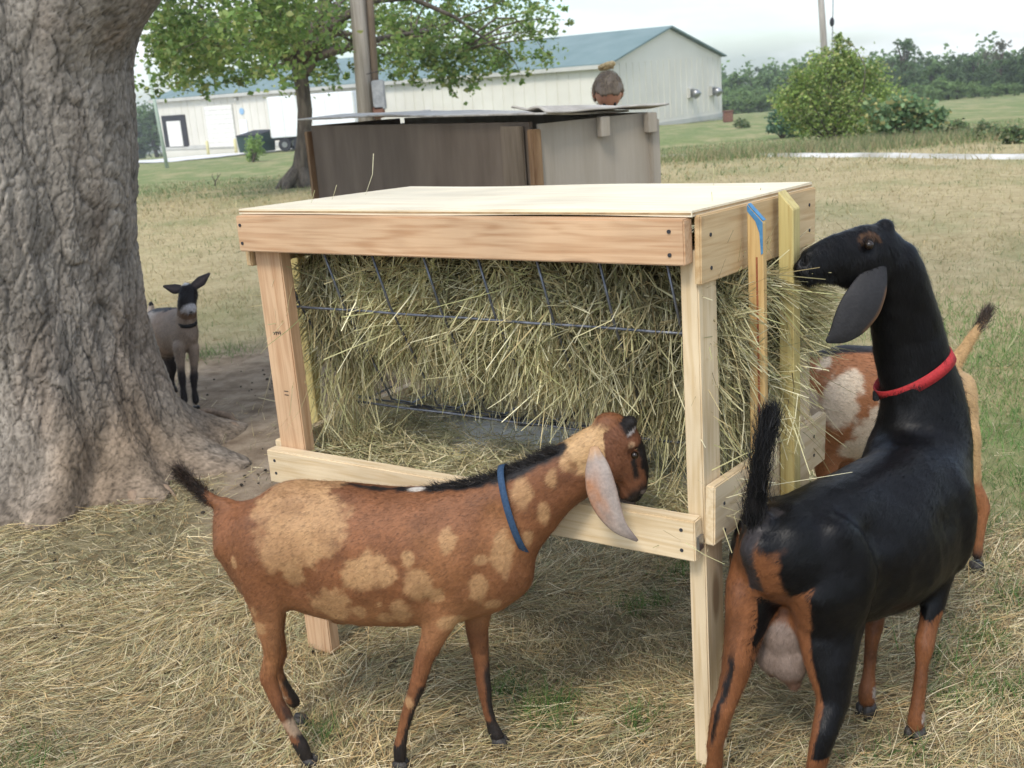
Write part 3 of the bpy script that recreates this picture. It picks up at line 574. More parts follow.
# ------------------------------------------------------------------ warehouse
WZ = -3.2
def warehouse():
    C0 = at(612, 131, 80); C0 = np.array([C0[0], C0[1]]); Lp = at(165, 148, 112); fdir = np.array([Lp[0]-C0[0], Lp[1]-C0[1]]); FL = np.linalg.norm(fdir); fdir /= FL
    gdir = np.array([-fdir[1], fdir[0]]);  gdir = gdir if gdir[1] > 0 else -gdir
    best = min(np.linspace(5, 40, 351), key=lambda g: abs(proj_px(np.array([*(C0+gdir*g), 2.0]))[0]-721)); GL = best
    eave = at(612, 64, 80)[2]; zb = at(612, 131, 80)[2]; H = eave - zb
    ang = math.atan2(fdir[1], fdir[0])
    root = empty('warehouse', (C0[0], C0[1], zb), ang, label='long cream metal warehouse with green roof and loading docks', cat='building')
    # local: x along the front (to the left in view), y = into depth : choose sign
    sy = 1 if np.dot(gdir, np.array([-math.sin(ang), math.cos(ang)])) > 0 else -1
    FL *= 1.01
    Y = lambda v: sy*v
    R = 2.3
    # gable walls + long walls as one shell
    mb = MB()
    prof = [(0, -1.5), (GL, -1.5), (GL, H), (GL/2, H+R), (0, H)]
    mb.poly([(0, Y(a), b) for a, b in prof], FL, (1, 0, 0)); o = mb.build('wall', M['metal_wall'], root)
    # rib seams
    mb = MB()
    for i in range(int(FL/1.0)): mb.box((.5+i, Y(-.02), H/2-.02), (.06, .04, H-.1))
    for i in range(int(GL/.9)): mb.box((-.02, Y(.5+i*.9), H/2+.2), (.04, .05, H-.3))
    mb.build('wall_rib', M['metal_wall'], root)
    mb = MB(); ov = .35
    for a, b in ((-ov, GL/2), (GL+ov, GL/2)):
        z1 = H - ov*R/(GL/2)+.06; z2 = H+R+.06
        mb.poly([(-ov, Y(a), z1), (FL+ov, Y(a), z1), (FL+ov, Y(b), z2), (-ov, Y(b), z2)], .12, (0, 0, 1))
    mb.build('roof', M['green_roof'], root)
    mb = MB(); mb.box((FL/2, Y(-ov-.06), H-.12), (FL+.8, .12, .28)); mb.box((-.05, Y(-.02), H/2), (.18, .18, H)); mb.box((FL/2, Y(-.05), -.1), (FL, .08, .35)); mb.box((-.05, Y(GL/2), -.1), (.08, GL, .35)); mb.build('gutter_trim', M['metal_trim'], root)
    def xfront(px):   # distance along the front whose picture column is px
        return min(np.linspace(0, FL, 800), key=lambda s: abs(proj_px(np.array([*(C0+fdir*s), zb+1.0]))[0]-px))
    def zat(px, py):
        s = xfront(px); p_ = C0+fdir*s; return at(px, py, p_[1])[2]-zb
    # dock door with black seal
    a, b = xfront(188), xfront(165); zt = zat(176, 115); z0 = zat(176, 147)
    dd = MB(); dd.box(((a+b)/2, Y(-.05), (zt+z0)/2), (b-a, .1, zt-z0)); d_ = dd.build('dock_seal', M['rubber'], root)
    MB().box(((a+b)/2, Y(-.13), (zt+z0)/2-.25), ((b-a)*.58, .08, zt-z0-.6)).build('dock_door', M['door_white'], d_)
    a, b = xfront(236), xfront(209); zt = zat(222, 105); z0 = zat(222, 147)
    d_ = MB().box(((a+b)/2, Y(-.04), (zt+z0)/2), (b-a+.2, .08, zt-z0+.1)).build('door_frame', M['metal_trim'], root)
    mb = MB()
    for i in range(9): mb.box(((a+b)/2, Y(-.10), z0+(zt-z0)*(i+.5)/9), (b-a, .06, (zt-z0)/9-.03))
    mb.build('overhead_door', M['door_white'], d_)
    s = xfront(245); z = zat(245, 111)
    mb = MB(); mb.tube([(s, Y(-.02), z), (s, Y(-.10), z)], .30, 18); mb.build('round_sign', M['blue_sign'], root)
    mb = MB(); mb.box((s, Y(-.06), z-1.6), (.95, .08, 1.7)); mb.build('notice_board', M['white_paint'], root)
    s = xfront(429); z = zat(429, 113); MB().box((s, Y(-.15), z), (.7, .3, .5), bevel=.03).build('vent_box', M['grey_box'], root)
    s = xfront(242); z = zat(242, 99); MB().box((s, Y(-.15), z), (.35, .3, .25), bevel=.03).build('wall_lamp', M['metal_trim'], root)
    # exhaust fans on the gable
    for px, py in ((689, 93), (711, 91)):
        g = min(np.linspace(0, GL, 400), key=lambda s: abs(proj_px(np.array([*(C0+gdir*s), zb+3.0]))[0]-px)); p_ = C0+gdir*g; z = at(px, py, p_[1])[2]-zb
        fn = MB().box((-.12, Y(g), z), (.25, .75, .75), bevel=.03).build('exhaust_fan', M['metal_trim'], root)
        MB().tube([(-.2, Y(g), z), (-.55, Y(g), z-.05), (-.75, Y(g), z-.25)], [.30, .33, .34], 16).build('hood', M['steel'], fn, True)
        MB().box((-.13, Y(g), z), (.27, .5, .5)).build('louvre', M['rubber'], fn)
    return C0, fdir, gdir, FL, zb, sy, ang
def proj_px(P):
    d = P-EYE; x = d@RX; y = d@UPV; z = d@FW; u = F*x/z; v = -F*y/z
    return np.array([512+cr*u+sr*v, 384-sr*u+cr*v])
C0, fdir, gdir, FL, zb, sy, ang = warehouse()
def front_pt(px, out_):  # a spot `out_` metres in front of the warehouse front in picture column px
    s = min(np.linspace(0, FL*1.1, 900), key=lambda s: abs(proj_px(np.array([*(C0+fdir*s-gdir*out_), zb+1.0]))[0]-px)); return C0+fdir*s-gdir*out_
# concrete apron in front of the docks
pa, pb_ = front_pt(100, .5), front_pt(330, .5)
def apron_xy(u, v): return pa[0]+(pb_[0]-pa[0])*u - gdir[0]*v*13, pa[1]+(pb_[1]-pa[1])*u - gdir[1]*v*13
o = sheet('concrete_apron', apron_xy, 30, 60, M['concrete'], .06)
# semi trailer parked in front of the docks, its long side toward us
def trailer(pxl, pxr, pyt, pyb, Y, label):
    a = at(pxl, pyb, Y); b = at(pxr, pyb-5, Y-1.0); t = at(pxl, pyt, Y); lng = np.linalg.norm((b-a)[:2]); g = float(terrain(a[0], Y))+.06; hgt = t[2]-g-1.05
    root = empty('truck_trailer', (a[0], a[1], g), math.atan2(b[1]-a[1], b[0]-a[0]), label=label, cat='trailer')
    MB().box((lng/2, 1.25, 1.05+hgt/2), (lng, 2.5, hgt), bevel=.05).build('cargo_box', M['white_paint'], root)
    mb = MB(); [mb.box((.02+lng*i/6, -.012, 1.05+hgt/2), (.05, .03, hgt*.96)) for i in range(7)]; mb.build('side_rail', M['door_white'], root)
    MB().box((lng/2, 1.25, .95), (lng*.96, 1.9, .2)).build('chassis', M['rubber'], root)
    MB().box((-.03, 1.25, 1.05+hgt/2), (.06, 2.3, hgt*.92), bevel=.02).build('rear_door', M['door_white'], root)
    for x in (1.0, 2.2):
        for y in (.15, 2.35): wq = MB().tube([(x, y-.14, .5), (x, y+.14, .5)], .5, 18).build('wheel', M['rubber'], root); MB().tube([(x, y-.16, .5), (x, y-.14, .5)], .22, 12).build('rim', M['steel'], wq)
    MB().box((lng-1.6, 1.25, .5), (.12, 1.6, 1.0)).build('landing_gear', M['steel'], root)
trailer(272, 357, 97, 143, 88, 'white box trailer parked behind the shade tree trunk at the docks')
# dumpster
p_ = front_pt(256, 9.5); z_ = float(terrain(p_[0], p_[1]))+.06
dr = empty('dumpster', (p_[0], p_[1], z_), ang, label='dark green dumpster on the concrete apron behind the small shrub', cat='dumpster')
mb = MB(); mb.poly([(-1.2, -.8, .12), (-1.2, .8, .12), (-1.2, .95, 1.35), (-1.2, -.95, 1.65)], 2.4, (1, 0, 0)); mb.build('bin', M['dumpster_green'], dr)
MB().box((0, 0, 1.56), (2.45, 1.98, .06), rot=Matrix.Rotation(-.155, 3, 'X')).build('lid', M['rubber'], dr)
for s in (-1, 1): MB().box((s*1.25, 0, 1.0), (.1, .9, .18)).build('lift_pocket', M['dumpster_green'], dr)
for px, lb in ((206, 'faded yellow bollard left of the white overhead door'), (234, 'faded yellow bollard right of the white overhead door')):
    p_ = front_pt(px, 1.2); z_ = float(terrain(p_[0], p_[1]))
    mb = MB(); mb.tube([(0, 0, -.3), (0, 0, 1.25), (0, 0, 1.33), (0, 0, 1.36)], [.14, .14, .11, .03], 14); o = mb.build('bollard', M['yellow_paint'], None, True); o.location = (p_[0], p_[1], z_); tag(o, lb, 'bollard', 'bollards by the overhead door')
b_ = onterr(728, 122); o = MB().box((0, 0, .3), (.55, .45, .62), bevel=.04); o.box((0, 0, .64), (.62, .52, .07), bevel=.02); o = o.build('utility_box', M['rust']); o.location = (b_[0], b_[1], float(terrain(b_[0], b_[1]))); tag(o, 'small rust-brown utility box in the grass right of the warehouse gable', 'utility box')
b_ = at(160, 120, 60); z_ = float(terrain(b_[0], b_[1])); mb = MB(); mb.tube([(0, 0, -.3), (-.1, 0, 2.6), (-.2, 0, 5.2)], [.10, .09, .08], 10); mb.box((-.2, 0, 5.25), (.3, .3, .12)); o = mb.build('pipe_post', mat_noise('green_post', (.30, .38, .30), (.42, .48, .40), 4, .6, 0), None, True); o.location = (b_[0], b_[1], z_); tag(o, 'pale green metal post beside the big tree trunk near the dock', 'post')
# utility poles
def pole(pxb, pyb, pxt, pyt, D, r, label, extras=False):
    b = at(pxb, pyb, D); t = at(pxt, pyt, D); dirv = (t-b); zb_ = float(terrain(b[0], D)); k = (zb_-b[2])/dirv[2]; base = b+dirv*k; top = base + dirv/dirv[2]*8.5
    root = empty('utility_pole', tuple(base), label=label, cat='pole'); T = top-base
    MB().tube([(0, 0, -.3), T*.5, T], [r, r*.93, r*.82], 16).build('post', M['pole'], root, True)
    MB().box(T*.93, (2.2, .1, .12)).build('crossarm', M['pole'], root)
    for s in (-1, -.3, .3, 1): MB().tube([T*.93+np.array([s, 0, .06]), T*.93+np.array([s, 0, .2])], [.05, .03], 8).build('insulator', M['grey_box'], root)
    return root, base, T, r
rt, base, T, r = pole(366, 118, 358, 0, 20, .155, 'weathered grey utility pole behind the brown wooden shed', True)
MB().tube([np.array([r+.05, -.05, -.2]), np.array([r+.05, -.05, 0])+T*.85], .06, 8).build('conduit', M['oldwood_dark'], rt, True)
q = at(379, 95, 19.8)-base; MB().box(q, (.22, .16, .5), bevel=.02).build('meter_box', M['grey_box'], rt)
q = at(379, 112, 19.8)-base; MB().box(q, (.2, .16, .2), bevel=.02).build('switch_box', M['rust'], rt)
q = at(372, 72, 19.8)-base; MB().tube([q+np.array([-.1, 0, -.03]), q+np.array([.22, 0, .02])], .008, 6).build('step_bolt', M['rubber'], rt)
rt, base, T, r = pole(825, 60, 821, 0, 50, .15, 'distant thin utility pole rising behind the tall bush')
q1 = at(833, 5, 50)-base; q2 = at(832, 60, 50)-base; MB().tube([q1+(q1-q2)*.8, q1, q2, q2+(q2-q1)*1.5], .02, 6).build('guy_wire', M['wire'], rt); MB().ball(at(832, 22, 50)-base, (.1, .1, .2), 10).build('insulator', M['rubber'], rt, True)
# a bare twig standing in the grass
b_ = onterr(215, 186); mb = MB(); mb.tube([(0, 0, 0), (.02, 0, .1), (.10, 0, .2), (.2, .02, .32)], [.02, .018, .012, .005], 6); mb.tube([(.02, 0, .1), (-.04, .02, .24), (-.02, 0, .34)], [.012, .01, .004], 6); mb.tube([(.1, 0, .2), (.1, .03, .32)], [.01, .004], 6)
o = mb.build('twig', M['bark_mid'], None, True); o.location = (b_[0], b_[1], float(terrain(b_[0], b_[1]))); tag(o, 'bare broken twig standing in the grass left of the shade tree', 'twig')

# ------------------------------------------------------------------ old shed behind the feeder
def shed():
    zt = 1.30
    def X(px, Y, py): return at(px, py, Y)
    Lf = X(308, 6.5, 122); Cn = X(533, 4.8, 118); Rt = X(652, 5.0, 110)
    A = np.array([Lf[0], Lf[1]]); B = np.array([Cn[0], Cn[1]]); C_ = np.array([Rt[0], Rt[1]]); Dp = A+(C_-B)*1.0
    root = empty('wooden_shed', (B[0], B[1], 0), label='low weathered wooden shed with warped sheet roof behind the feeder', cat='shed'); O_ = np.array([B[0], B[1]])
    def panel(p, q, z0, z1, z0b, mat, name, th=.018, inset=0):
        p = np.array(p)-O_; q = np.array(q)-O_; d = (q-p)/np.linalg.norm(q-p); nrm = np.array([-d[1], d[0]])
        p = p+d*inset; q = q-d*inset
        mb = MB(); mb.poly([(p[0], p[1], -.05), (q[0], q[1], -.05), (q[0], q[1], z1), (p[0], p[1], z0)], th, (nrm[0], nrm[1], 0)); return mb.build(name, mat, root)
    zA = X(308, 6.5, 126)[2]; zB = X(533, 4.8, 122)[2]; zC = X(652, 5.0, 112)[2]
    panel(A, B, zA, zB, 0, M['oldwood_dark'], 'side_panel', inset=.03)
    panel(B, C_, zB-.01, zC, 0, M['oldwood_grey'], 'end_panel', inset=.02)
    panel(C_, Dp, zC, zA, 0, M['oldwood_grey'], 'back_panel', inset=.03); panel(Dp, A, zA, zA, 0, M['oldwood_dark'], 'far_end_panel', inset=.03)
    for p_, z1, m_ in ((A, zA, M['oldwood_orange']), (B, zB, M['oldwood_orange']), (C_, zC, M['oldwood_grey']), (Dp, zA, M['oldwood_grey'])):
        q = p_-O_; MB().box((q[0], q[1], z1/2-.02), (.045, .045, z1-.02), rot=Matrix.Rotation(.5, 3, 'Z'), bevel=.004).build('corner_post', m_, root)
    # wide board beside the corner post
    d = (B-A)/np.linalg.norm(B-A); q = B-d*.13-O_; nr = np.array([-d[1], d[0]]); nr = nr if nr[1] < 0 else -nr
    MB().box((q[0]+nr[0]*.02, q[1]+nr[1]*.02, zB/2), (.15, .012, zB-.03), rot=Matrix.Rotation(math.atan2(d[1], d[0]), 3, 'Z')).build('batten', mat_noise('tanboard', (.12, .09, .06), (.2, .155, .11), 5, .9, .3, stretch=(5, 5, .4)), root)
    # brackets
    e = (C_-B)/np.linalg.norm(C_-B)
    for px, ln in ((598, .085), (646, .085)):
        t = (px-533)/(652-533); q = B+(C_-B)*t-O_; n2 = np.array([e[1], -e[0]])
        MB().box((q[0]+n2[0]*.035, q[1]+n2[1]*.035, zB+(zC-zB)*t-ln/2), (.045, .045, ln), rot=Matrix.Rotation(math.atan2(e[1], e[0]), 3, 'Z'), bevel=.003).build('bracket', M['oldwood_grey'], root)
    # warped roof sheets
    def rsheet(c4, mat, seed, amp):
        n = 28; U_, V_ = np.meshgrid(np.linspace(0, 1, n), np.linspace(0, 1, n)); c4 = [np.array(c) for c in c4]
        P = (c4[0][None, None]*((1-U_)*(1-V_))[..., None] + c4[1][None, None]*(U_*(1-V_))[..., None] + c4[2][None, None]*(U_*V_)[..., None] + c4[3][None, None]*((1-U_)*V_)[..., None])
        P[..., 2] += fbm(np.stack([U_*3+seed, V_*2, 0*U_], -1), 2, seed)*amp
        idx = np.arange(n*n).reshape(n, n); Fq = np.stack([idx[:-1, :-1], idx[:-1, 1:], idx[1:, 1:], idx[1:, :-1]], -1)
        o = link('roof_sheet', from_arrays('roof_sheet', P.reshape(-1, 3), Fq.ravel(), 4), mat, root); md = o.modifiers.new('s', 'SOLIDIFY'); md.thickness = .009; return o
    b3 = lambda p, z, dx=0: (p[0]-O_[0]+dx, p[1]-O_[1], z)
    od = -d*0 ; f2 = np.array([-.02, -.05])
    rsheet([b3(A+f2+(A-B)*.03, zA+.05), b3(B+f2+d*.08, zB+.045), b3(C_+(B-A)*.0-d*.15, zC+.025), b3(Dp+(A-B)*.03, zA+.035)], M['oldroof'], 2, .05)
    rsheet([b3(B+f2*1.5-d*.10, zB+.058), b3(B+f2*1.2+d*.06+e*.05, zB+.055), b3(C_+e*.10+f2, zC+.035), b3(C_+e*.10-d*.5, zC-.005)], M['oldroof'], 5, .05)
shed()

# ------------------------------------------------------------------ person behind the shed (bun of hair, head bent down)
def skin_mesh(name, verts, edges, radii, mat, parent=None, sub=2):
    me = bpy.data.meshes.new(name); me.from_pydata([tuple(v) for v in verts], edges, []); o = bpy.data.objects.new(name, me); COL.objects.link(o)
    m = o.modifiers.new('k', 'SKIN'); s = o.modifiers.new('s', 'SUBSURF'); s.levels = sub; s.render_levels = sub
    for i, r in enumerate(radii): me.skin_vertices[0].data[i].radius = (r if hasattr(r, '__len__') else (r, r))
    me.skin_vertices[0].data[0].use_root = True
    dg = bpy.context.evaluated_depsgraph_get(); m2 = bpy.data.meshes.new_from_object(o.evaluated_get(dg)); bpy.data.objects.remove(o)
    return link(name, m2, mat, parent, True)
def person():
    hp = at(608, 92, 6.2); gx, gy = hp[0], hp[1]; z0 = float(gz(gx, gy+.15)); O_ = np.array([gx, gy, z0]); hz = hp[2]-z0
    root = empty('person', tuple(O_), label='person with hair tied up in a bun, head bent, standing behind the shed', cat='person')
    hz_ = hz-.04
    J = dict(pel=(0, .28, hz_*.60), sp=(0, .22, hz_*.72), ch=(0, .12, hz_*.84), nk=(0, .05, hz_*.915), hd=(0, 0, hz_*.965),
             sl=(-.16, .10, hz_*.86), el=(-.22, .02, hz_*.68), wl=(-.15, -.14, hz_*.60), hl=(-.12, -.2, hz_*.58), sr=(.16, .10, hz_*.86), er=(.22, .02, hz_*.68), wr=(.15, -.14, hz_*.60), hr=(.12, -.2, hz_*.58),
             pl=(-.09, .27, hz_*.55), kl=(-.10, .20, hz_*.29), al=(-.10, .26, .07), tl=(-.11, .12, .03), pr=(.09, .27, hz_*.55), kr=(.10, .20, hz_*.29), ar=(.10, .26, .07), tr=(.11, .12, .03))
    ks = list(J); idx = {k: i for i, k in enumerate(ks)}
    E_ = [('pel', 'sp'), ('sp', 'ch'), ('ch', 'nk'), ('nk', 'hd'), ('ch', 'sl'), ('sl', 'el'), ('el', 'wl'), ('wl', 'hl'), ('ch', 'sr'), ('sr', 'er'), ('er', 'wr'), ('wr', 'hr'), ('pel', 'pl'), ('pl', 'kl'), ('kl', 'al'), ('al', 'tl'), ('pel', 'pr'), ('pr', 'kr'), ('kr', 'ar'), ('ar', 'tr')]
    R = dict(pel=.12, sp=.11, ch=.12, nk=.052, hd=.055, sl=.055, el=.04, wl=.028, hl=.03, sr=.055, er=.04, wr=.028, hr=.03, pl=.09, kl=.06, al=.04, tl=.035, pr=.09, kr=.06, ar=.04, tr=.035)
    body = skin_mesh('body', [J[k] for k in ks], [(idx[a], idx[b]) for a, b in E_], [R[k] for k in ks], M['skin'], root)
    top = ['pel', 'sp', 'ch', 'sl', 'el', 'sr', 'er']; ix = {k: i for i, k in enumerate(top)}
    skin_mesh('shirt', [J[k] for k in top], [(ix[a], ix[b]) for a, b in (('pel', 'sp'), ('sp', 'ch'), ('ch', 'sl'), ('sl', 'el'), ('ch', 'sr'), ('sr', 'er'))], [R[k]+.016 for k in top], M['shirt'], root)
    lo = ['pel', 'pl', 'kl', 'al', 'pr', 'kr', 'ar']; ix = {k: i for i, k in enumerate(lo)}
    skin_mesh('trousers', [J[k] for k in lo], [(ix[a], ix[b]) for a, b in (('pel', 'pl'), ('pl', 'kl'), ('kl', 'al'), ('pel', 'pr'), ('pr', 'kr'), ('kr', 'ar'))], [R[k]+.018 for k in lo], M['jeans'], root)
    # head bent forward toward the camera: face looks down
    hb = bmesh.new(); bmesh.ops.create_uvsphere(hb, u_segments=32, v_segments=24, radius=1)
    for v in hb.verts:
        x, y, z = v.co; jaw = max(0, -z)
        fx = .074*(1-.28*jaw); fy = .094*(1-.12*jaw); X_, Y_, Z_ = x*fx, y*fy, z*.112
        if y < -.75 and -.25 < z < .15 and abs(x) < .22: Y_ -= .016*(1-abs(x)/.22)*(1-abs(z+.12)/.3)      # nose
        for s in (-1, 1):
            dd = math.hypot(x-s*.38, z-.08)
            if y < 0 and dd < .22: Y_ += .008*(1-dd/.22)                                              # eye sockets
        v.co = (X_, Y_, Z_)
    tilt = Matrix.Rotation(.98, 3, 'X'); hb.transform(tilt.to_4x4()); me = bpy.data.meshes.new('head'); hb.to_mesh(me); hb.free()
    hc = Vector((0, 0, hz)); o = link('head', me, M['skin'], root, True); o.location = hc
    for s in (-1, 1):
        MB().ball(hc+tilt @ Vector((s*.028, -.083, .008)), .010, 10).build('eye', M['eye'], o, True).parent = root
        MB().ball(hc+tilt @ Vector((s*.075, .005, -.005)), (.012, .02, .032), 10).build('ear', M['skin'], root, True)
    MB().tube([hc+tilt @ Vector((-.02, -.084, -.055)), hc+tilt @ Vector((0, -.088, -.053)), hc+tilt @ Vector((.02, -.084, -.055))], [.003, .006, .003], 8).build('mouth', M['skin'], root, True)
    hb = bmesh.new(); bmesh.ops.create_uvsphere(hb, u_segments=40, v_segments=28, radius=1); dele = []
    for v in hb.verts:
        x, y, z = v.co; w_ = 1+.008*math.sin(math.atan2(x, y)*17+z*3)*math.cos(x*7)
        if (y < -.18 and z < .70-.35*abs(x)) or z < -.55: dele.append(v)
        v.co = (x*.083*w_, y*.103*w_, z*.122)
    bmesh.ops.delete(hb, geom=dele, context='VERTS'); hb.transform(tilt.to_4x4()); me = bpy.data.meshes.new('hair'); hb.to_mesh(me); hb.free(); h_ = link('hair', me, M['hair'], root, True); h_.location = hc
    md = h_.modifiers.new('s', 'SOLIDIFY'); md.thickness = .012
    n = 2600; a_ = RNG.normal(size=(n, 3)); a_ /= np.linalg.norm(a_, axis=1, keepdims=True); a_ = a_[(a_[:, 1] > -.12) | (a_[:, 2] > .76)]; n = len(a_); top_ = np.array([0, .3, .95])
    D = top_-a_*(a_@top_)[:, None]+RNG.normal(size=(n, 3))*.12; D /= np.linalg.norm(D, axis=1, keepdims=True); r = ribbons(a_*[.085, .106, .125], D, RNG.uniform(.012, .03, n), np.full(n, .0022), pal(np.array([(.20, .155, .115), (.27, .21, .155), (.33, .26, .18)]), n), .3)
    V_ = (np.array([list(tilt[i]) for i in range(3)])@r[0].T).T; hs = link('hair_strand', from_arrays('hair_strand', V_, r[1], 4, r[2]), M['fur'], root); hs.location = hc; hs['kind'] = 'stuff'
    mb = MB(); bc = hc+Vector((0, .02, .138))
    for k_ in range(9):
        a_ = k_*.7; mb.tube([bc+Vector((math.cos(a_+q)*(.036+.004*math.sin(k_*2)), math.sin(a_+q)*.034, -.012+.003*k_+.006*math.sin(q*2+k_))) for q in (0, .6, 1.2, 1.8, 2.4)], [.006, .011, .012, .011, .005], 8)
    mb.build('hair_bun', M['hair_tie'], root, True)
person()

# ------------------------------------------------------------------ the big tree
def big_tree():
    nth, nz_ = 620, 640; zt = 3.6
    th = np.linspace(0, 2*math.pi, nth, endpoint=False); tz = np.linspace(0, 1, nz_)**1.25*(zt+.12) - .12
    T_, Z_ = np.meshgrid(th, tz)
    root = empty('big_tree', (TREE_C[0], TREE_C[1], 0), label='huge old tree with flaring roots and grey furrowed bark at left', cat='tree')
    r = .405 + .055*sst(.45, 1.3, Z_) + .07*np.exp(-np.maximum(Z_, 0)/.22)
    # root buttresses: (angle, width, reach, height)
    for a, wd, rc, hh in ((-.12, .26, .34, .10), (-.62, .20, .27, .10), (-1.15, .18, .24, .14), (-1.62, .22, .18, .16), (-2.2, .22, .26, .15), (-2.75, .25, .25, .2), (.55, .3, .35, .16), (1.4, .3, .3, .2), (2.4, .35, .3, .2)):
        dth = np.angle(np.exp(1j*(T_-a-.10*np.sin(Z_*9+a)))); r = r + rc*np.exp(-(dth/wd)**2)*np.exp(-(np.maximum(Z_, 0)/hh))
        r = r + .035*np.exp(-(dth/(wd*1.3))**2)*np.exp(-(np.maximum(Z_, 0)/.45)**2)
    # swelling toward the limb on the right
    dth = np.angle(np.exp(1j*(T_+.25))); r = r + .16*np.exp(-(dth/.50)**2)*sst(1.60, 1.98, Z_)*1.55 + .05*np.exp(-(dth/.8)**2)*sst(.9, 1.7, Z_)
    r = r + .03*np.sin(T_*3+1)+.02*np.sin(T_*5+Z_*2)
    cx = .07*np.maximum(Z_-.9, 0); CT, ST = np.cos(T_), np.sin(T_)
    P3 = np.stack([CT*r*3.2, ST*r*3.2, Z_*1.3], -1)
    big = fbm(P3, 3, 12)*.08
    warp = fbm(P3*2.6, 3, 21)[..., None]*1.6
    Pw = np.stack([CT*r*44, ST*r*44, Z_*17], -1)+warp*1.3+fbm(np.stack([CT*r*60, ST*r*60, Z_*40], -1), 2, 24)[..., None]*.9
    f1, f2, cid = worley(Pw, 3); crack = np.exp(-((f2-f1)/.10)**2)
    g1, g2, gid = worley(np.stack([CT*r*13, ST*r*13, Z_*4.5], -1)+warp*.8, 9); furr = np.exp(-((g2-g1)/.09)**2); n1 = f2-f1; n3 = g2-g1
    n2 = fbm(np.stack([CT*r*120, ST*r*120, Z_*90], -1), 2, 44)*.007
    amp = .35+.65*sst(.05, .5, Z_)
    r2 = r + big*.55 + (cid*.0045 - crack*.0045 - furr*.0075 + gid*.005)*amp + n2 + fbm(np.stack([CT*5, ST*5, Z_*.8], -1), 2, 13)*.05
    V = np.stack([CT*r2+cx, ST*r2, Z_], -1)
    tone = fbm(P3*.8+4, 4, 61); red = sst(.02, .22, fbm(P3*1.6, 4, 71)) ; low = 1-sst(.0, .50, Z_+tone*.8)
    grey = np.array([.30, .262, .218]); brown = np.array([.27, .185, .125]); tan = np.array([.31, .225, .15])
    C = grey*(1+tone[..., None]*.8); C = C*(1-red[..., None]*.30)+brown*red[..., None]*.30; C = C*(1-low[..., None]*.75)+tan*low[..., None]*.75
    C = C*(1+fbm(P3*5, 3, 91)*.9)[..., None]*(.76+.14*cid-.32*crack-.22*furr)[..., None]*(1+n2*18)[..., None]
    idx = np.arange(nth*nz_).reshape(nz_, nth); nx = np.roll(idx, -1, 1); Fq = np.stack([idx[:-1], nx[:-1], nx[1:], idx[1:]], -1)
    me = from_arrays('trunk', V.reshape(-1, 3), Fq.ravel(), 4, np.clip(C, .02, .9).reshape(-1, 3))
    mm = mat_attr('bark_big', .92, .12, .22, 60, stretch=(1, 1, .7), bump=.6, bdist=.006)
    link('trunk', me, mm, root, True)
    # surface roots snaking over the dirt
    for pts, rr in (([(190, 432), (215, 428), (235, 430)], .022), ([(185, 418), (210, 416), (230, 420)], .018), ([(135, 482), (150, 486), (168, 492)], .010), ([(120, 478), (128, 492), (134, 500)], .022)):
        P = [onterr(*q_)-np.array([TREE_C[0], TREE_C[1], 0]) for q_ in pts]; P = [P[0]*[.8, .8, 1]+np.array([0, 0, .05])]+P
        P = [np.array([p_[0], p_[1], (.010 if i else .05)]) for i, p_ in enumerate(P)]; P.append(P[-1]+(P[-1]-P[-2])*.5-np.array([0, 0, .04]))
        MB().tube(P, [rr*1.5]+[rr]*(len(P)-2)+[rr*.5], 10).build('surface_root', mat_noise('rootbark', (.16, .11, .075), (.33, .235, .16), 20, .9, .6, 50, bdist=.01) if 'rootbark' not in bpy.data.materials else bpy.data.materials['rootbark'], root, True)
    # limbs and crown overhead
    rng = np.random.default_rng(5); mb = MB(); limbs = []
    c0 = np.array([.14, 0, 3.3])
    for a, ln, rise in ((-.2, 3.6, 2.2), (-1.4, 3.0, 2.4), (-2.5, 3.2, 2.0), (.9, 3.6, 2.4), (2.1, 3.4, 2.6)):
        e = c0+np.array([math.cos(a)*ln, math.sin(a)*ln, rise]); m1 = c0+np.array([math.cos(a)*ln*.3, math.sin(a)*ln*.3, rise*.55])
        mb.tube([c0+[0, 0, -.5], m1, (m1+e)/2+[0, 0, .3], e], [.34, .22, .14, .05], 12); limbs.append(e); limbs.append((m1+e)/2)
    # right-hand limb that leaves the trunk at the top of the frame
    mb.tube([(.30, 0, 1.75), (.62, -.04, 2.15), (.95, -.05, 2.75), (1.6, .1, 3.6), (2.3, .3, 4.6)], [.26, .24, .19, .14, .06], 14); limbs.append(np.array([2.3, .3, 4.8]))
    mb.build('limb', M['bark_mid'], root, True)
    cs = [l+rng.normal(size=3)*[1.2, 1.2, .6]+[0, 0, .8] for l in limbs for _ in range(4)]
    leaf_cloud('crown', cs, rng.uniform(.6, 1.0, len(cs)), 9000, .15, LG, M['leaf'], root, seed=12)
big_tree()

# ------------------------------------------------------------------ haze: thin even air
hz_m = bpy.data.materials.new('haze'); hz_m.use_nodes = True; _n = hz_m.node_tree; _n.nodes.clear()
_o = N(_n, 'ShaderNodeOutputMaterial'); _v = N(_n, 'ShaderNodeVolumePrincipled'); _v.inputs['Color'].default_value = (.97, .985, 1, 1); _v.inputs['Density'].default_value = .0007; _v.inputs['Anisotropy'].default_value = .2; _n.links.new(_v.outputs[0], _o.inputs['Volume'])
hz = MB().box((0, 160, -1), (660, 345, 32)).build('haze', hz_m); tag(hz, 'thin pale haze over the distant pasture and wood', 'haze', kind='stuff')
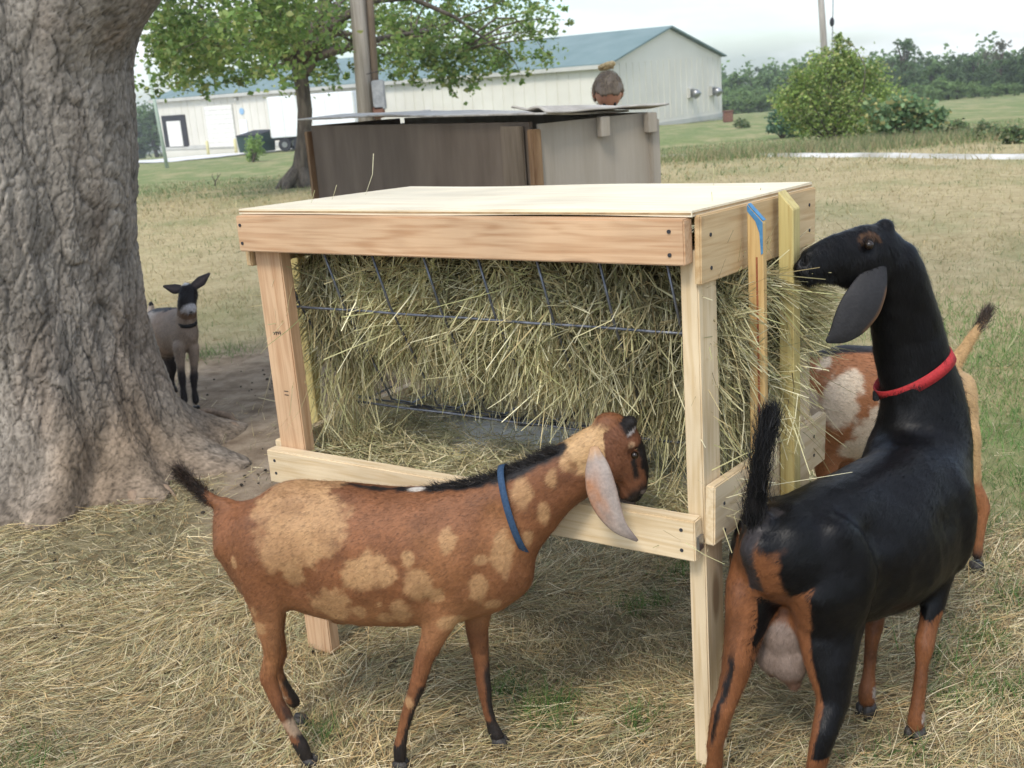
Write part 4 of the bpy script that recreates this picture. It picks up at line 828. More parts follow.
# ------------------------------------------------------------------ hay feeder
FO = np.array([.3637, 2.0893, 0.]); YAW = -.59831
FU = np.array([math.cos(YAW), math.sin(YAW), 0]); FV = np.array([-math.sin(YAW), math.cos(YAW), 0])
W_, D_ = 1.22, .685
def fw(u, v, z): return FO+FU*u+FV*v+np.array([0, 0, z])
feeder = empty('hay_feeder', tuple(FO), YAW, label='new pine hay feeder with flat plywood roof and wire hay rack', cat='feeder')
def plank(name, mat, c, size, axis='x', rot=None, bevel=.003, parent=None):
    """board whose grain is its own X axis; c and size in feeder coordinates"""
    ln, wd, th = size
    b = bmesh.new(); bmesh.ops.create_cube(b, size=1)
    for v in b.verts: v.co = Vector((v.co.x*ln, v.co.y*wd, v.co.z*th))
    bmesh.ops.bevel(b, geom=b.edges[:], offset=bevel, segments=2, affect='EDGES')
    me = bpy.data.meshes.new(name); b.to_mesh(me); b.free(); o = link(name, me, mat, parent or feeder)
    o.location = c
    R_ = {'x': Matrix(((1, 0, 0), (0, 0, -1), (0, 1, 0))),         # length u, width z, thickness v
          'y': Matrix(((0, 0, 1), (1, 0, 0), (0, 1, 0))),          # length v, width z, thickness u
          'z': Matrix(((0, 1, 0), (0, 0, 1), (1, 0, 0))),          # length z, width u, thickness v
          'zv': Matrix(((0, 0, 1), (0, 1, 0), (-1, 0, 0)))}[axis]  # length z, width v, thickness u
    o.rotation_euler = ((rot or Matrix.Identity(3)) @ R_).to_euler(); return o
HF, HB = 1.2205, 1.193
# legs: front right (narrow face forward), front left (wide face forward)
plank('leg', M['pine_pale'], (-.0145, .0565, .572), (1.144, .089, .038), 'zv')
plank('leg', M['pine_pink'], (-W_+.062, .030, .574), (1.148, .089, .038), 'z')
plank('leg', M['pine_pale'], (-.0150, D_-.06, .56), (1.12, .089, .038), 'zv')
plank('leg', M['pine_pale'], (-W_+.03, D_-.06, .56), (1.12, .089, .038), 'zv')
# top rails
fr = plank('top_rail', M['pine_pink'], (-W_/2+.002, -.0085, 1.1655), (W_-.012, .089, .038), 'x')
plank('top_rail', M['pine_pale'], (-W_/2, D_+.02, 1.135), (W_, .089, .038), 'x')
tilt_s = Matrix.Rotation(math.atan2(HB-HF, D_), 3, 'X')
plank('side_board', M['ply_side'], (.0085, D_/2-.002, 1.1325), (D_-.012, .135, .014), 'y', tilt_s)
plank('side_board', M['ply_side'], (-W_+.004, D_/2+.008, 1.1325), (D_+.01, .135, .019), 'y', tilt_s)
# lower rails
plank('lower_rail', M['pine_pale'], (-W_/2+.002, -.0095, .5525), (W_-.004, .09, .038), 'x')
plank('lower_rail', M['pine_pale'], (-W_/2, D_+.02, .5525), (W_, .09, .038), 'x')
plank('lower_side_rail', M['pine_pale'], (.0165, D_/2+.025, .572), (D_+.03, .128, .022), 'y', Matrix.Rotation(math.radians(-4.2), 3, 'X'))
plank('lower_side_rail', M['pine_pale'], (-W_-.008, D_/2+.022, .5525), (D_-.02, .10, .034), 'y')
# upright slats on both ends; the right-hand ones with slanted tops
def grain_z(m):
    for n in m.node_tree.nodes:
        if n.type == 'MAPPING': q = n.inputs['Scale'].default_value; n.inputs['Scale'].default_value = (q[2], q[1], q[0])
    return m
mat_slat = grain_z(mat_wood('slat_wood', (.56, .38, .165), (.42, .25, .09))); mat_slat2 = grain_z(mat_wood('slat_wood_yellow', (.54, .44, .18), (.42, .31, .11)))
def slat(u, v, wu, dv, z0, z1, mat, cut, label=None):
    mb = MB(); mb.poly([(0, 0, z0), (wu, 0, z0), (wu, 0, z1-cut), (0, 0, z1)], dv, (0, 1, 0))
    o = mb.build('slat', mat, feeder); b = bmesh.new(); b.from_mesh(o.data); bmesh.ops.bevel(b, geom=b.edges[:], offset=.002, segments=1, affect='EDGES'); b.to_mesh(o.data); b.free()
    o.location = (u, v, 0)
    if label: o['label'] = label
    return o
s1 = slat(.029, .205, .034, .020, .40, 1.207, mat_slat, .036, 'upright slat with a blue painted slanted top')
s2 = slat(.029, .385, .034, .044, .36, 1.212, mat_slat2, .040)
slat(-W_-.062, .205, .034, .03, .50, 1.15, mat_slat2, 0); slat(-W_-.062, .42, .034, .03, .50, 1.15, mat_slat2, 0)
mb = MB(); mb.poly([(.001, 0, 1.2065), (.0335, 0, 1.1715), (.0335, 0, 1.108), (.0295, 0, 1.105), (.0265, 0, 1.150), (.018, 0, 1.174), (.001, 0, 1.194)], .0012, (0, -1, 0))
mb.poly([(.001, .002, 1.2078), (.033, .002, 1.1738), (.033, .018, 1.1738), (.001, .018, 1.2078)], .0012, (.5, 0, .5)); mb.build('blue_paint', M['blue_paint'], s1)
mb = MB(); mb.poly([(.018, 0, 1.10), (.022, 0, 1.10), (.025, 0, .60), (.020, 0, .60)], .0010, (0, -1, 0)); mb.build('stain', mat_noise('redstain', (.20, .05, .025), (.32, .12, .05), 30, .8, 0), s1)
# plywood roof
def roof():
    b = bmesh.new(); bmesh.ops.create_grid(b, x_segments=24, y_segments=14, size=.5)
    for v in b.verts:
        x, y = v.co.x*(W_+.004), v.co.y*(D_+.006); z = (HB-HF)*(v.co.y+.5) + .0012*math.sin(x*5) + .0012*math.sin(x*9+y*4)
        v.co = (x, y, z)
    ex = bmesh.ops.extrude_face_region(b, geom=b.faces[:]); 
    for v in [g for g in ex['geom'] if isinstance(g, bmesh.types.BMVert)]: v.co.z += .012
    bmesh.ops.recalc_face_normals(b, faces=b.faces); me = bpy.data.meshes.new('roof_board'); b.to_mesh(me); b.free()
    o = link('roof_board', me, M['plywood'], feeder); o.location = (-W_/2, D_/2, HF-.0085)
    mb = MB(); mb.box((0, -D_/2-.0035, .0055), (W_+.0, .0018, .0035)); mb.box((W_/2+.0025, 0, .0055-.014), (.0018, D_-.0, .0035), rot=Matrix.Rotation(math.atan2(HB-HF, D_), 3, 'X'))
    mb.build('ply_edge', mat_noise('plyedge', (.30, .20, .10), (.42, .30, .16), 30, .8, .2), o)
roof()
plank('tray_floor', mat_noise('traygrey', (.50, .49, .46), (.68, .67, .63), 7, .8, .2), (-W_/2, D_/2+.01, .512), (W_-.06, D_-.03, .012), 'x', Matrix.Rotation(math.pi/2, 3, 'X'))
# screws and a galvanised bracket
def disc(p_, d): p_ = np.array(p_); return MB().tube([(0, 0, 0), tuple(np.array(d)*.0022)], .0040, 10)
scf = disc((0, 0, 0), (0, -1, 0)).build('screw', M['rubber'], feeder); scs = disc((0, 0, 0), (1, 0, 0)).build('screw', M['rubber'], feeder)
first = [True, True]
def screw(k, loc):
    src = (scf, scs)[k]
    if first[k]: first[k] = False; o = src
    else: o = src.copy(); COL.objects.link(o); o.parent = feeder
    o.location = loc
for (u, z) in ((-.035, 1.187), (-.035, 1.142), (-W_+.022, 1.187), (-W_+.022, 1.142), (-.03, .575), (-.03, .53), (-W_+.03, .57), (-W_+.03, .535)): screw(0, (u, -.0275, z))
for (v, z) in ((.05, 1.17), (.05, 1.105), (.63, 1.15), (.63, 1.09), (.06, .61), (.06, .55), (.63, .575), (.63, .525)): screw(1, (.0152 if z > 1 else .0272, v, z))
MB().box((.003, -.0095, .545), (.006, .022, .03)).build('corner_clip', M['steel'], feeder)
# short printed marks on the left leg
mb = MB()
for i, (du, ln) in enumerate(((-.011, .007), (-.004, .010), (.003, .008), (.010, .010))): mb.box((-W_+.062+du, .0103, .905+.001*i), (.0022, .0009, ln)); mb.box((-W_+.062+du, .0103, .9075), (.0080, .0009, .0014))
mb.build('lumber_stamp', M['black_ink'], feeder)
for z in (.742, .752): MB().box((-W_+.066, .0103, z), (.014, .0009, .0018)).build('lumber_mark', M['black_ink'], feeder)
# wire rack
def wire():
    mb = MB(); us = [-W_+.09+i*.152 for i in range(8)]
    def P(u, z, dx=0): return (u, .022+(1.12-z)*.40+dx-.012*sst(.86, .93, z)*(1-sst(.99, 1.1, z))+.02*(1-sst(.78, .9, z)), z)
    for i, u in enumerate(us):
        j = .004*math.sin(i*3.1); mb.tube([P(u, 1.12), P(u+.004, .98, j), P(u-.003, .83), P(u+.002, .69, j), (u, .30, .655), (u, .42, .66), (u, .52, .80), (u, .60, 1.0), (u, .64, 1.12)], .0030, 8)
    for z in (.965, .67): mb.tube([P(-W_+.0+.045*0+.03+i*(W_-.055)/12, z, -.006+.003*math.sin(i*1.9+z*9)) for i in range(13)], .0034, 8)
    mb.tube([(-W_+.03, .30, .652), (-.6, .30, .648), (-.03, .30, .655)], .003, 8)
    for z, v in ((.80, .52), (1.0, .60)): mb.tube([(-W_+.05, v, z), (-.03, v, z)], .003, 8)
    mb.build('wire_rack', M['wire'], feeder, True)
    mb = MB(); rng = np.random.default_rng(2); mb.tube([(-W_+.25+i*.045, .28+.01*math.sin(i*1.3), .648+.006*math.sin(i*2.1)) for i in range(22)], .0042, 7)
    for u in (-.78, -.62, -.50, -.38): mb.tube([(u, .28, .648), (u+.02, .29, .665), (u+.045, .30, .69)], .0035, 6)
    mb.build('tie_cable', M['rubber'], feeder, True)
wire()
# hay: the packed load in the rack
def hay_load():
    # lumpy core
    nu, na = 120, 72; U_ = np.linspace(-W_+.075, -.018, nu); A_ = np.linspace(0, 2*math.pi, na, endpoint=False)
    UU, AA = np.meshgrid(U_, A_, indexing='ij')
    zlow = .825 -.06*sst(-.5, -.2, UU) + .03*np.sin(UU*5+1) - .045*sst(-.35, -.02, UU) - .05*(1-sst(-1.14, -.95, UU))
    zc = (1.10+zlow)/2; hz = (1.10-zlow)/2
    ca, sa = np.cos(AA), np.sin(AA); sq = lambda c: np.sign(c)*np.abs(c)**.62
    z = zc+sq(sa)*hz; vf = .055+(1.12-z)*.40; vb = .60-(1.12-z)*.28; v = (vf+vb)/2 - sq(ca)*(vb-vf)/2
    n = fbm(np.stack([UU*9, v*9, z*9], -1), 4, 14)
    endf = np.minimum(sst(0, .02, UU+W_-.075), 1)
    v = v - ca*(n*.05); z = z + sa*n*.05
    v = .33+(v-.33)*(1+.05*sst(.95, .8, z))
    idx = np.arange(nu*na).reshape(nu, na); nx = np.roll(idx, -1, 1); Fq = np.stack([idx[:-1], idx[1:], nx[1:], nx[:-1]], -1).reshape(-1, 4)
    V = np.stack([UU, v, z], -1).reshape(-1, 3); V = np.concatenate([V, [[U_[0], .33, .9], [U_[-1], .33, .9]]])
    c0, c1 = nu*na, nu*na+1
    cap = [(idx[0][k], nx[0][k], c0, c0) for k in range(na)]+[(nx[-1][k], idx[-1][k], c1, c1) for k in range(na)]
    me = bpy.data.meshes.new('packed_hay'); me.from_pydata([tuple(p_) for p_ in V], [], [tuple(f) for f in Fq]+[t[:3] for t in cap]); me.update()
    root = empty('hay_load', tuple(FO), YAW, label='thick greenish hay packed in the wire rack under the feeder roof', cat='hay')
    core = link('packed_hay', me, M['haycore'], root, True)
    # strands
    me.calc_loop_triangles(); Pv = V; fn = np.array([p_.normal[:] for p_ in me.polygons]); fc = np.array([p_.center[:] for p_ in me.polygons]); ar = np.array([p_.area for p_ in me.polygons])
    wgt = ar*np.where(fn[:, 1] < .3, 1.0, .25)*np.where(fn[:, 2] > .7, .2, 1); wgt[-2*na:] *= 2.2; wgt = wgt/wgt.sum()
    n = 46000; k = RNG.choice(len(fc), n, p=wgt); P = fc[k]+RNG.normal(size=(n, 3))*.008; Nn = fn[k]
    lowness = 1-sst(.72, .95, P[:, 2]); cl = fbm(P*[8, 8, 5], 3, 23)
    down = np.array([0, 0, -1.0]); D = Nn*(.10+.35*lowness+RNG.normal(size=n)*.12)[:, None] + down*(.9+cl*.6)[:, None] + RNG.normal(size=(n, 3))*.33 + np.stack([fbm(P*7, 3, 81)*3.6, fbm(P*9, 2, 82)*1.2, fbm(P*8, 3, 83)*2.6], -1)
    up_ = RNG.random(n) < .25; D[up_] = RNG.normal(size=(up_.sum(), 3))*[1, .35, .7]
    D /= np.linalg.norm(D, axis=1, keepdims=True); L_ = .066*RNG.lognormal(0, .5, n).clip(.3, 2.6)
    wisp = fbm(P*[30, 30, 7], 3, 29); C = pal(HAYC, n)*(1.08+1.7*cl[:, None]+1.3*wisp[:, None]).clip(.22, 1.8); st_ = P-D*(L_*.35)[:, None]+Nn*.003
    st_[:, 2] = np.minimum(st_[:, 2], 1.11)
    r = ribbons(st_, D, L_, .0028*RNG.uniform(.4, 1.8, n), C, .6)
    # keep strands behind the roof rail
    Vv = r[0]; Vv[:, 1] = np.where((Vv[:, 2] > 1.08) & (Vv[:, 1] < .02), .02, Vv[:, 1]); Vv[:, 2] = np.minimum(Vv[:, 2], 1.165)
    link('loose_strand', from_arrays('loose_strand', Vv, r[1], 4, r[2]), M['hay'], root)['kind'] = 'stuff'
    # tufts sticking out at the right-hand end and between the slats, hanging wisps at left
    Vs, Fs, Cs = [], [], []; off = 0
    def tuft(c, d, n, spread, ln, sp=.35):
        nonlocal off
        P = np.array(c)+RNG.normal(size=(n, 3))*spread; D = np.array(d)+RNG.normal(size=(n, 3))*sp; D /= np.linalg.norm(D, axis=1, keepdims=True); L_ = ln*RNG.uniform(.5, 1.4, n)
        r = ribbons(P, D, L_, .0023*RNG.uniform(.5, 1.4, n), pal(HAYC*1.12, n), .4); Vs.append(r[0]); Fs.append(r[1]+off); Cs.append(r[2]); off += len(r[0])
    tuft((-.03, .18, .92), (.12, 0, -.9), 700, (.012, .06, .10), .08, .3); tuft((-.03, .38, .92), (.12, 0, -.9), 700, (.012, .07, .10), .08, .3)
    tuft((-.05, .28, .77), (.15, -.1, -.9), 700, (.02, .10, .05), .09, .35); tuft((.0, .62, .93), (.9, .25, .0), 420, (.012, .022, .045), .075, .28); tuft((-.01, .60, .86), (.9, .2, -.5), 200, (.012, .025, .04), .08, .3)
    tuft((.0, .42, .70), (.6, 0, -.6), 50, (.02, .12, .08), .12, .45); tuft((-.15, .25, .73), (.1, -.3, -.9), 500, (.10, .04, .03), .10, .4)
    tuft((-1.10, .20, .76), (-.1, -.1, -.9), 500, (.03, .06, .05), .11, .3); tuft((-1.12, .2, .95), (-.3, -.2, -.8), 400, (.01, .08, .12), .08, .35); tuft((-1.08, .2, .57), (0, -.2, .3), 500, (.04, .06, .02), .09, .6)
    tuft((-.75, .22, .81), (0, -.35, -.8), 500, (.12, .03, .02), .07, .45); tuft((-.42, .22, .80), (0, -.35, -.85), 600, (.13, .03, .025), .08, .45)
    tuft((.0, .1, .60), (.6, .1, .0), 20, (.02, .06, .03), .12, .5)
    link('hay_wisp', from_arrays('hay_wisp', np.concatenate(Vs), np.concatenate(Fs), 4, np.concatenate(Cs)), M['hay'], root)['kind'] = 'stuff'
hay_load()
def tray_hay():
    n = 16000; u = RNG.uniform(-W_+.05, -.05, n); v = RNG.uniform(.02, D_-.03, n); cl = fbm(np.stack([u*6, v*6, 0*u], -1), 3, 19)
    bare = (cl > .10) & (v > .28); keep = ~(bare & (RNG.random(n) < .85)); u, v, cl = u[keep], v[keep], cl[keep]; n = len(u)
    hgt = .035+.05*(1-sst(-1.15, -.85, u))+.02*cl; z = .520+RNG.random(n)*hgt
    a = RNG.uniform(0, 6.28, n); D = np.stack([np.cos(a), np.sin(a)*.8, RNG.normal(size=n)*.22], -1); D /= np.linalg.norm(D, axis=1, keepdims=True); L_ = .07*RNG.lognormal(0, .4, n).clip(.3, 2)
    P = np.stack([u, v, z], -1)-D*(L_*.5)[:, None]; nn = np.stack([RNG.normal(size=n)*.5, RNG.normal(size=n)*.5, np.ones(n)], -1)
    r = ribbons(P, D, L_, .0023*RNG.uniform(.5, 1.5, n), pal(np.concatenate([HAYC, STRAW[:5]]), n)*(1+.4*cl[:, None]), .3, nn); V = r[0]
    V[:, 1] = V[:, 1].clip(.013, D_-.01); V[:, 0] = V[:, 0].clip(-W_+.02, -.015); V[:, 2] = V[:, 2].clip(.520, .70)
    o = link('tray_hay', from_arrays('tray_hay', V, r[1], 4, r[2]), M['straw']); o.location = tuple(FO); o.rotation_euler = (0, 0, YAW); tag(o, 'dropped loose hay lying in the feeder tray', 'hay', kind='stuff')
tray_hay()

# ------------------------------------------------------------------ goats
class Goat:
    def __init__(s, name, label, origin, voxel=.005):
        s.O = np.array(origin, float); s.root = empty(name, tuple(s.O), label=label, cat='goat'); s.bm = bmesh.new(); s.vox = voxel; s.dents = []; s.zs = .34; s.big = 45
    def loft(s, rings, up=(0, 0, 1), n=20):
        """rings: (centre, half width across, half height[, power]); up: reference for the height axis"""
        bm = s.bm; C = [np.array(r[0], float) for r in rings]; R = []; up0 = np.array(up, float)
        for i, r in enumerate(rings):
            t = C[min(i+1, len(C)-1)]-C[max(i-1, 0)]; t /= np.linalg.norm(t)+1e-9
            sd_ = np.cross(t, up0); sd_ /= np.linalg.norm(sd_)+1e-9; u = np.cross(sd_, t)
            pw = r[3] if len(r) > 3 else 1.0; ring = []
            for k in range(n):
                a = 2*math.pi*k/n; ca, sa = math.cos(a), math.sin(a); ca = math.copysign(abs(ca)**pw, ca); sa = math.copysign(abs(sa)**pw, sa)
                ring.append(bm.verts.new(Vector(C[i]+sd_*ca*r[1]+u*sa*r[2])))
            R.append(ring)
        for a, b in zip(R, R[1:]):
            for k in range(n): bm.faces.new((a[k], a[(k+1) % n], b[(k+1) % n], b[k]))
        for ring, c, nb, sgn in ((R[0], C[0], C[1], -1), (R[-1], C[-1], C[-2], 1)):
            t = c-nb; t /= np.linalg.norm(t)+1e-9; rad = min(rings[0 if sgn < 0 else -1][1:3]); m_ = [bm.verts.new(v.co*.6+Vector(c)*.4+Vector(t*rad*.55)) for v in ring]; ap = bm.verts.new(Vector(c+t*rad*.75))
            for k in range(n):
                q = (ring[k], ring[(k+1) % n], m_[(k+1) % n], m_[k]); q2 = (m_[k], m_[(k+1) % n], ap)
                if sgn < 0: q = q[::-1]; q2 = q2[::-1]
                bm.faces.new(q); bm.faces.new(q2)
    def ell(s, c, r, rot=None):
        b = bmesh.new(); bmesh.ops.create_uvsphere(b, u_segments=20, v_segments=12, radius=1)
        for v in b.verts: v.co = Vector((v.co.x*r[0], v.co.y*r[1], v.co.z*r[2]))
        b.transform(Matrix.Translation(Vector(c)) @ (rot.to_4x4() if rot is not None else Matrix())); me = bpy.data.meshes.new('t'); b.to_mesh(me); b.free(); s.bm.from_mesh(me); bpy.data.meshes.remove(me)
    def head(s, poll, muz, up, wd=1.0, roman=1.0, ht=1.0):
        """head along poll->muzzle; stores its frame"""
        poll = np.array(poll, float); muz = np.array(muz, float); f = muz-poll; L = np.linalg.norm(f); f /= L; up = np.array(up, float); up = up-f*(up@f); up /= np.linalg.norm(up); sd_ = np.cross(f, up)
        s.hf = (poll, f, up, sd_, L)
        T = lambda t, u_: poll+f*(t*L)+up*(u_*L*ht)
        k = L*wd
        # (t, centre height, half width, half height)
        h = L*ht
        s.loft([(T(-.10, -.08), .15*k, .16*h), (T(.02, -.09), .20*k, .225*h), (T(.16, -.11), .225*k, .265*h, .92), (T(.32, -.125), .215*k, .265*h, .9), (T(.47, -.14+.025*roman), .175*k, .23*h, .88),
                (T(.62, -.15+.03*roman), .145*k, .195*h, .86), (T(.77, -.17+.02*roman), .128*k, .165*h, .86), (T(.89, -.185), .12*k, .135*h, .86), (T(.97, -.20), .098*k, .098*h, .9)], up=up, n=24)
        # brow ridges, cheek, lower lip/chin
        for g in (-1, 1):
            s.ell(T(.27, .06)+sd_*.14*k*g, (.065*k,)*3); s.ell(T(.30, -.20)+sd_*.10*k*g, (.11*k, .10*k, .12*k))
        s.ell(T(.87, -.29), (.075*k, .08*k, .06*k)); s.ell(T(.06, .13), (.10*k, .11*k, .09*k))
        for g in (-1, 1):
            s.dents.append((T(.985, -.13)+sd_*g*.075*k, .045*L, .014)); s.dents.append((T(.36, .0)+sd_*g*.22*k, .075*L, .010))
        for t in np.linspace(.66, 1.02, 9):
            for g in (-1, 1): s.dents.append((T(t, -.235-.03*(1-t))+sd_*g*.11*k*(1.0 if t < .95 else .6), .022*L, .005))
    def eyes(s, tint=None):
        poll, f, up, sd_, L = s.hf
        for g in (-1, 1):
            c = poll+f*(.365*L)+up*(.005*L)+sd_*(g*.200*L*s.ew); MB().ball(c, .047*L, 18).build('eye', M['eye'], s.root, True)
    def finish(s, color, smooth=16, hair=60000, hairlen=.012, hw=.0011, dirfn=None, hairmat='fur', lift=.22, hide='hide'):
        me = bpy.data.meshes.new('raw'); bmesh.ops.recalc_face_normals(s.bm, faces=s.bm.faces); s.bm.to_mesh(me); s.bm.free()
        o = bpy.data.objects.new('raw', me); COL.objects.link(o); md = o.modifiers.new('r', 'REMESH'); md.mode = 'VOXEL'; md.voxel_size = s.vox; md.use_smooth_shade = True
        m2 = o.modifiers.new('s', 'SMOOTH'); m2.factor = .5; m2.iterations = smooth
        dg = bpy.context.evaluated_depsgraph_get(); me2 = bpy.data.meshes.new_from_object(o.evaluated_get(dg)); bpy.data.objects.remove(o)
        n = len(me2.vertices); V = np.empty(n*3); me2.vertices.foreach_get('co', V); V = V.reshape(-1, 3); Nn = np.empty(n*3); me2.vertices.foreach_get('normal', Nn); Nn = Nn.reshape(-1, 3)
        E_ = np.empty(len(me2.edges)*2, np.int32); me2.edges.foreach_get('vertices', E_); E_ = E_.reshape(-1, 2); i0 = np.concatenate([E_[:, 0], E_[:, 1]]); i1 = np.concatenate([E_[:, 1], E_[:, 0]]); dg_ = np.bincount(i0, minlength=n).astype(float)+1e-9
        pl_, f_, up_, sd_, L_ = s.hf; wz = sst(s.zs, s.zs+.08, V[:, 2])*sst(L_*.62, L_*.95, np.linalg.norm(V-(pl_+f_*L_*.45-up_*L_*.12), axis=1)); wz = wz*(1-(s.keep(V) if hasattr(s, 'keep') else 0))
        vol0 = V.copy()
        for _ in range(int(s.big)):
            av = np.stack([np.bincount(i0, weights=V[i1, j], minlength=n) for j in range(3)], -1)/dg_[:, None]; V = V+(av-V)*(.6*wz)[:, None]
        V = V+Nn*(np.clip(((vol0-V)*Nn).sum(1), -.004, .004)*.0+.0012*wz)[:, None]
        V = V + Nn*(fbm(V*14, 3, 3)*.007+fbm(V*40, 2, 6)*.002)[:, None]
        if hasattr(s, 'relief'): V = V+Nn*s.relief(V)[:, None]
        for c, r, dp in s.dents:
            d = np.linalg.norm(V-c, axis=1); V = V-Nn*(dp*np.exp(-(d/r)**2))[:, None]
        me2.vertices.foreach_set('co', V.ravel()); me2.update(); C = np.clip(color(V, Nn), .004, 1)
        a = me2.color_attributes.new('Col', 'FLOAT_COLOR', 'POINT'); CC = np.ones((n, 4)); CC[:, :3] = C; a.data.foreach_set('color', CC.ravel())
        me2.materials.clear(); body = link('body', me2, M[hide], s.root, True); body.data.name = 'body'
        # short coat
        nf = len(me2.polygons); fc = np.empty(nf*3); me2.polygons.foreach_get('center', fc); fc = fc.reshape(-1, 3); fnn = np.empty(nf*3); me2.polygons.foreach_get('normal', fnn); fnn = fnn.reshape(-1, 3); ar = np.empty(nf); me2.polygons.foreach_get('area', ar)
        k = RNG.choice(nf, hair, p=ar/ar.sum()); P = fc[k]+RNG.normal(size=(hair, 3))*s.vox*.4; Nf = fnn[k]
        G = dirfn(P) if dirfn else np.tile([0, 0, -1.], (hair, 1)); G = G+RNG.normal(size=(hair, 3))*.22; G = G-Nf*(G*Nf).sum(1, keepdims=True); G /= np.linalg.norm(G, axis=1, keepdims=True)+1e-9
        D = G+Nf*lift; D /= np.linalg.norm(D, axis=1, keepdims=True); ln = hairlen*RNG.uniform(.6, 1.4, hair); ln = ln*s.hl(P) if hasattr(s, 'hl') else ln
        Ch = np.clip(color(P, Nf)*(1+RNG.normal(size=(hair, 1))*.16), .003, 1)
        S = np.cross(D, Nf); S /= np.linalg.norm(S, axis=1, keepdims=True)+1e-9; P0 = P-Nf*.0012
        Vh = np.stack([P0-S*hw/2, P0+S*hw/2, P0+D*ln[:, None]], 1).reshape(-1, 3)
        link('coat', from_arrays('coat', Vh, np.arange(hair*3), 3, np.repeat(Ch, 3, axis=0)), M[hairmat], s.root)
        return body
    def ear(s, pts, widths, nrm, colors, thick=.0045, curl=.25, label=None):
        """leaf-shaped ear: spine points, half widths, direction the outer face looks"""
        pts = [np.array(p_, float) for p_ in pts]; nrm = np.array(nrm, float); nrm /= np.linalg.norm(nrm); n = 9; ks = 26
        ts = np.linspace(0, 1, ks); ti = np.linspace(0, 1, len(pts)); C = np.stack([np.interp(ts, ti, [p_[j] for p_ in pts]) for j in range(3)], -1); Wd = np.interp(ts, ti, widths)
        for _ in range(3): C[1:-1] = (C[:-2]+C[2:]+2*C[1:-1])/4; Wd[1:-1] = (Wd[:-2]+Wd[2:]+2*Wd[1:-1])/4
        V = []; q = np.linspace(-1, 1, n)
        for i in range(ks):
            t = C[min(i+1, ks-1)]-C[max(i-1, 0)]; t /= np.linalg.norm(t); sd_ = np.cross(t, nrm); sd_ /= np.linalg.norm(sd_); nn = np.cross(sd_, t)
            V.append(C[i]+sd_[None]*(q*Wd[i])[:, None]+nn[None]*(-(q**2)*Wd[i]*curl)[:, None])
        V = np.array(V); idx = np.arange(ks*n).reshape(ks, n); Fq = np.stack([idx[:-1, :-1], idx[:-1, 1:], idx[1:, 1:], idx[1:, :-1]], -1)
        col = colors(np.repeat(ts, n), np.tile(q, ks)); o = link('ear', from_arrays('ear', V.reshape(-1, 3), Fq.ravel(), 4, col), M['hide'], s.root, True)
        md = o.modifiers.new('s', 'SOLIDIFY'); md.thickness = thick; md.offset = 0; m2 = o.modifiers.new('b', 'SUBSURF'); m2.levels = 1; m2.render_levels = 1
        if label: o['label'] = label
        return o
    def strands(s, name, P, D, ln, wd, C, mat='fur', bend=.3):
        r = ribbons(P, D, ln, wd, C, bend, None, 2, .9); return link(name, from_arrays(name, r[0], r[1], 4, r[2]), M[mat], s.root)
    def hoof(s, c, fdir_, sz=.021):
        c = np.array(c)-np.array([0, 0, .008])
        fdir_ = np.array(fdir_, float); fdir_[2] = 0; fdir_ /= np.linalg.norm(fdir_); sd_ = np.array([-fdir_[1], fdir_[0], 0]); mb = MB()
        for g in (-1, 1):
            pts = []
            b = bmesh.new(); c_ = np.array(c)+sd_*g*sz*.42
            lo = [(-.95, -.36), (-.95, .36), (.2, .44), (1.25, .10), (1.25, -.10), (.2, -.44)]
            vb = [b.verts.new(Vector(c_+fdir_*x*sz+sd_*y*sz*.95+np.array([0, 0, -.002]))) for x, y in lo]; vt = [b.verts.new(Vector(c_+fdir_*(x*.62-.15)*sz+sd_*y*sz*.85+np.array([0, 0, sz*1.25]))) for x, y in lo]
            b.faces.new(vb[::-1]); b.faces.new(vt)
            for k in range(6): b.faces.new((vb[k], vb[(k+1) % 6], vt[(k+1) % 6], vt[k]))
            bmesh.ops.bevel(b, geom=b.edges[:], offset=sz*.10, segments=2, affect='EDGES'); mb._add(b)
        mb.build('hoof', M['hoof'], s.root, True)
    def leg(s, J, R, up):
        """J joints; R (half width, half depth) per joint"""
        m = len(J); s.loft([(j, r[0]*(1.0+.10*i/(m-1)), r[1]*(1.0+.10*i/(m-1))) for i, (j, r) in enumerate(zip(J, R))], up=up, n=14)
    def collar(s, c, axis, rx, rz, up, mat, wd=.018, label=None, tag_=True):
        axis = np.array(axis, float); axis /= np.linalg.norm(axis); up = np.array(up, float); up -= axis*(up@axis); up /= np.linalg.norm(up); sd_ = np.cross(axis, up); n = 40; V = []
        for dx, ex in ((-wd/2, 0), (-wd/2, .003), (wd/2, .003), (wd/2, 0)):
            for k in range(n): a = 2*math.pi*k/n; V.append(np.array(c)+axis*dx+sd_*math.cos(a)*(rx+ex)+up*math.sin(a)*(rz+ex))
        Fq = [(i*n+k, i*n+(k+1) % n, ((i+1) % 4)*n+(k+1) % n, ((i+1) % 4)*n+k) for i in range(4) for k in range(n)]
        o = link('collar', from_arrays('collar', V, np.array(Fq).ravel(), 4), mat, s.root, True)
        if label: o['label'] = label
        b = np.array(c)-up*(rz+.006); MB().box(b, (.014, .012, .024), bevel=.002).build('buckle', M['collar_black'], o)
        return o
def ellip(X, Z, c, r, seed=0, V=None):
    """soft-edged ellipse weight with a ragged outline"""
    d = np.sqrt(((X-c[0])/r[0])**2+((Z-c[1])/r[1])**2); n = fbm(V*38, 3, 7+seed)*1.1 if V is not None else 0
    return 1-sst(.72, 1.18, d+n*.85+(fbm(V*90, 2, 70)*.35 if V is not None else 0))
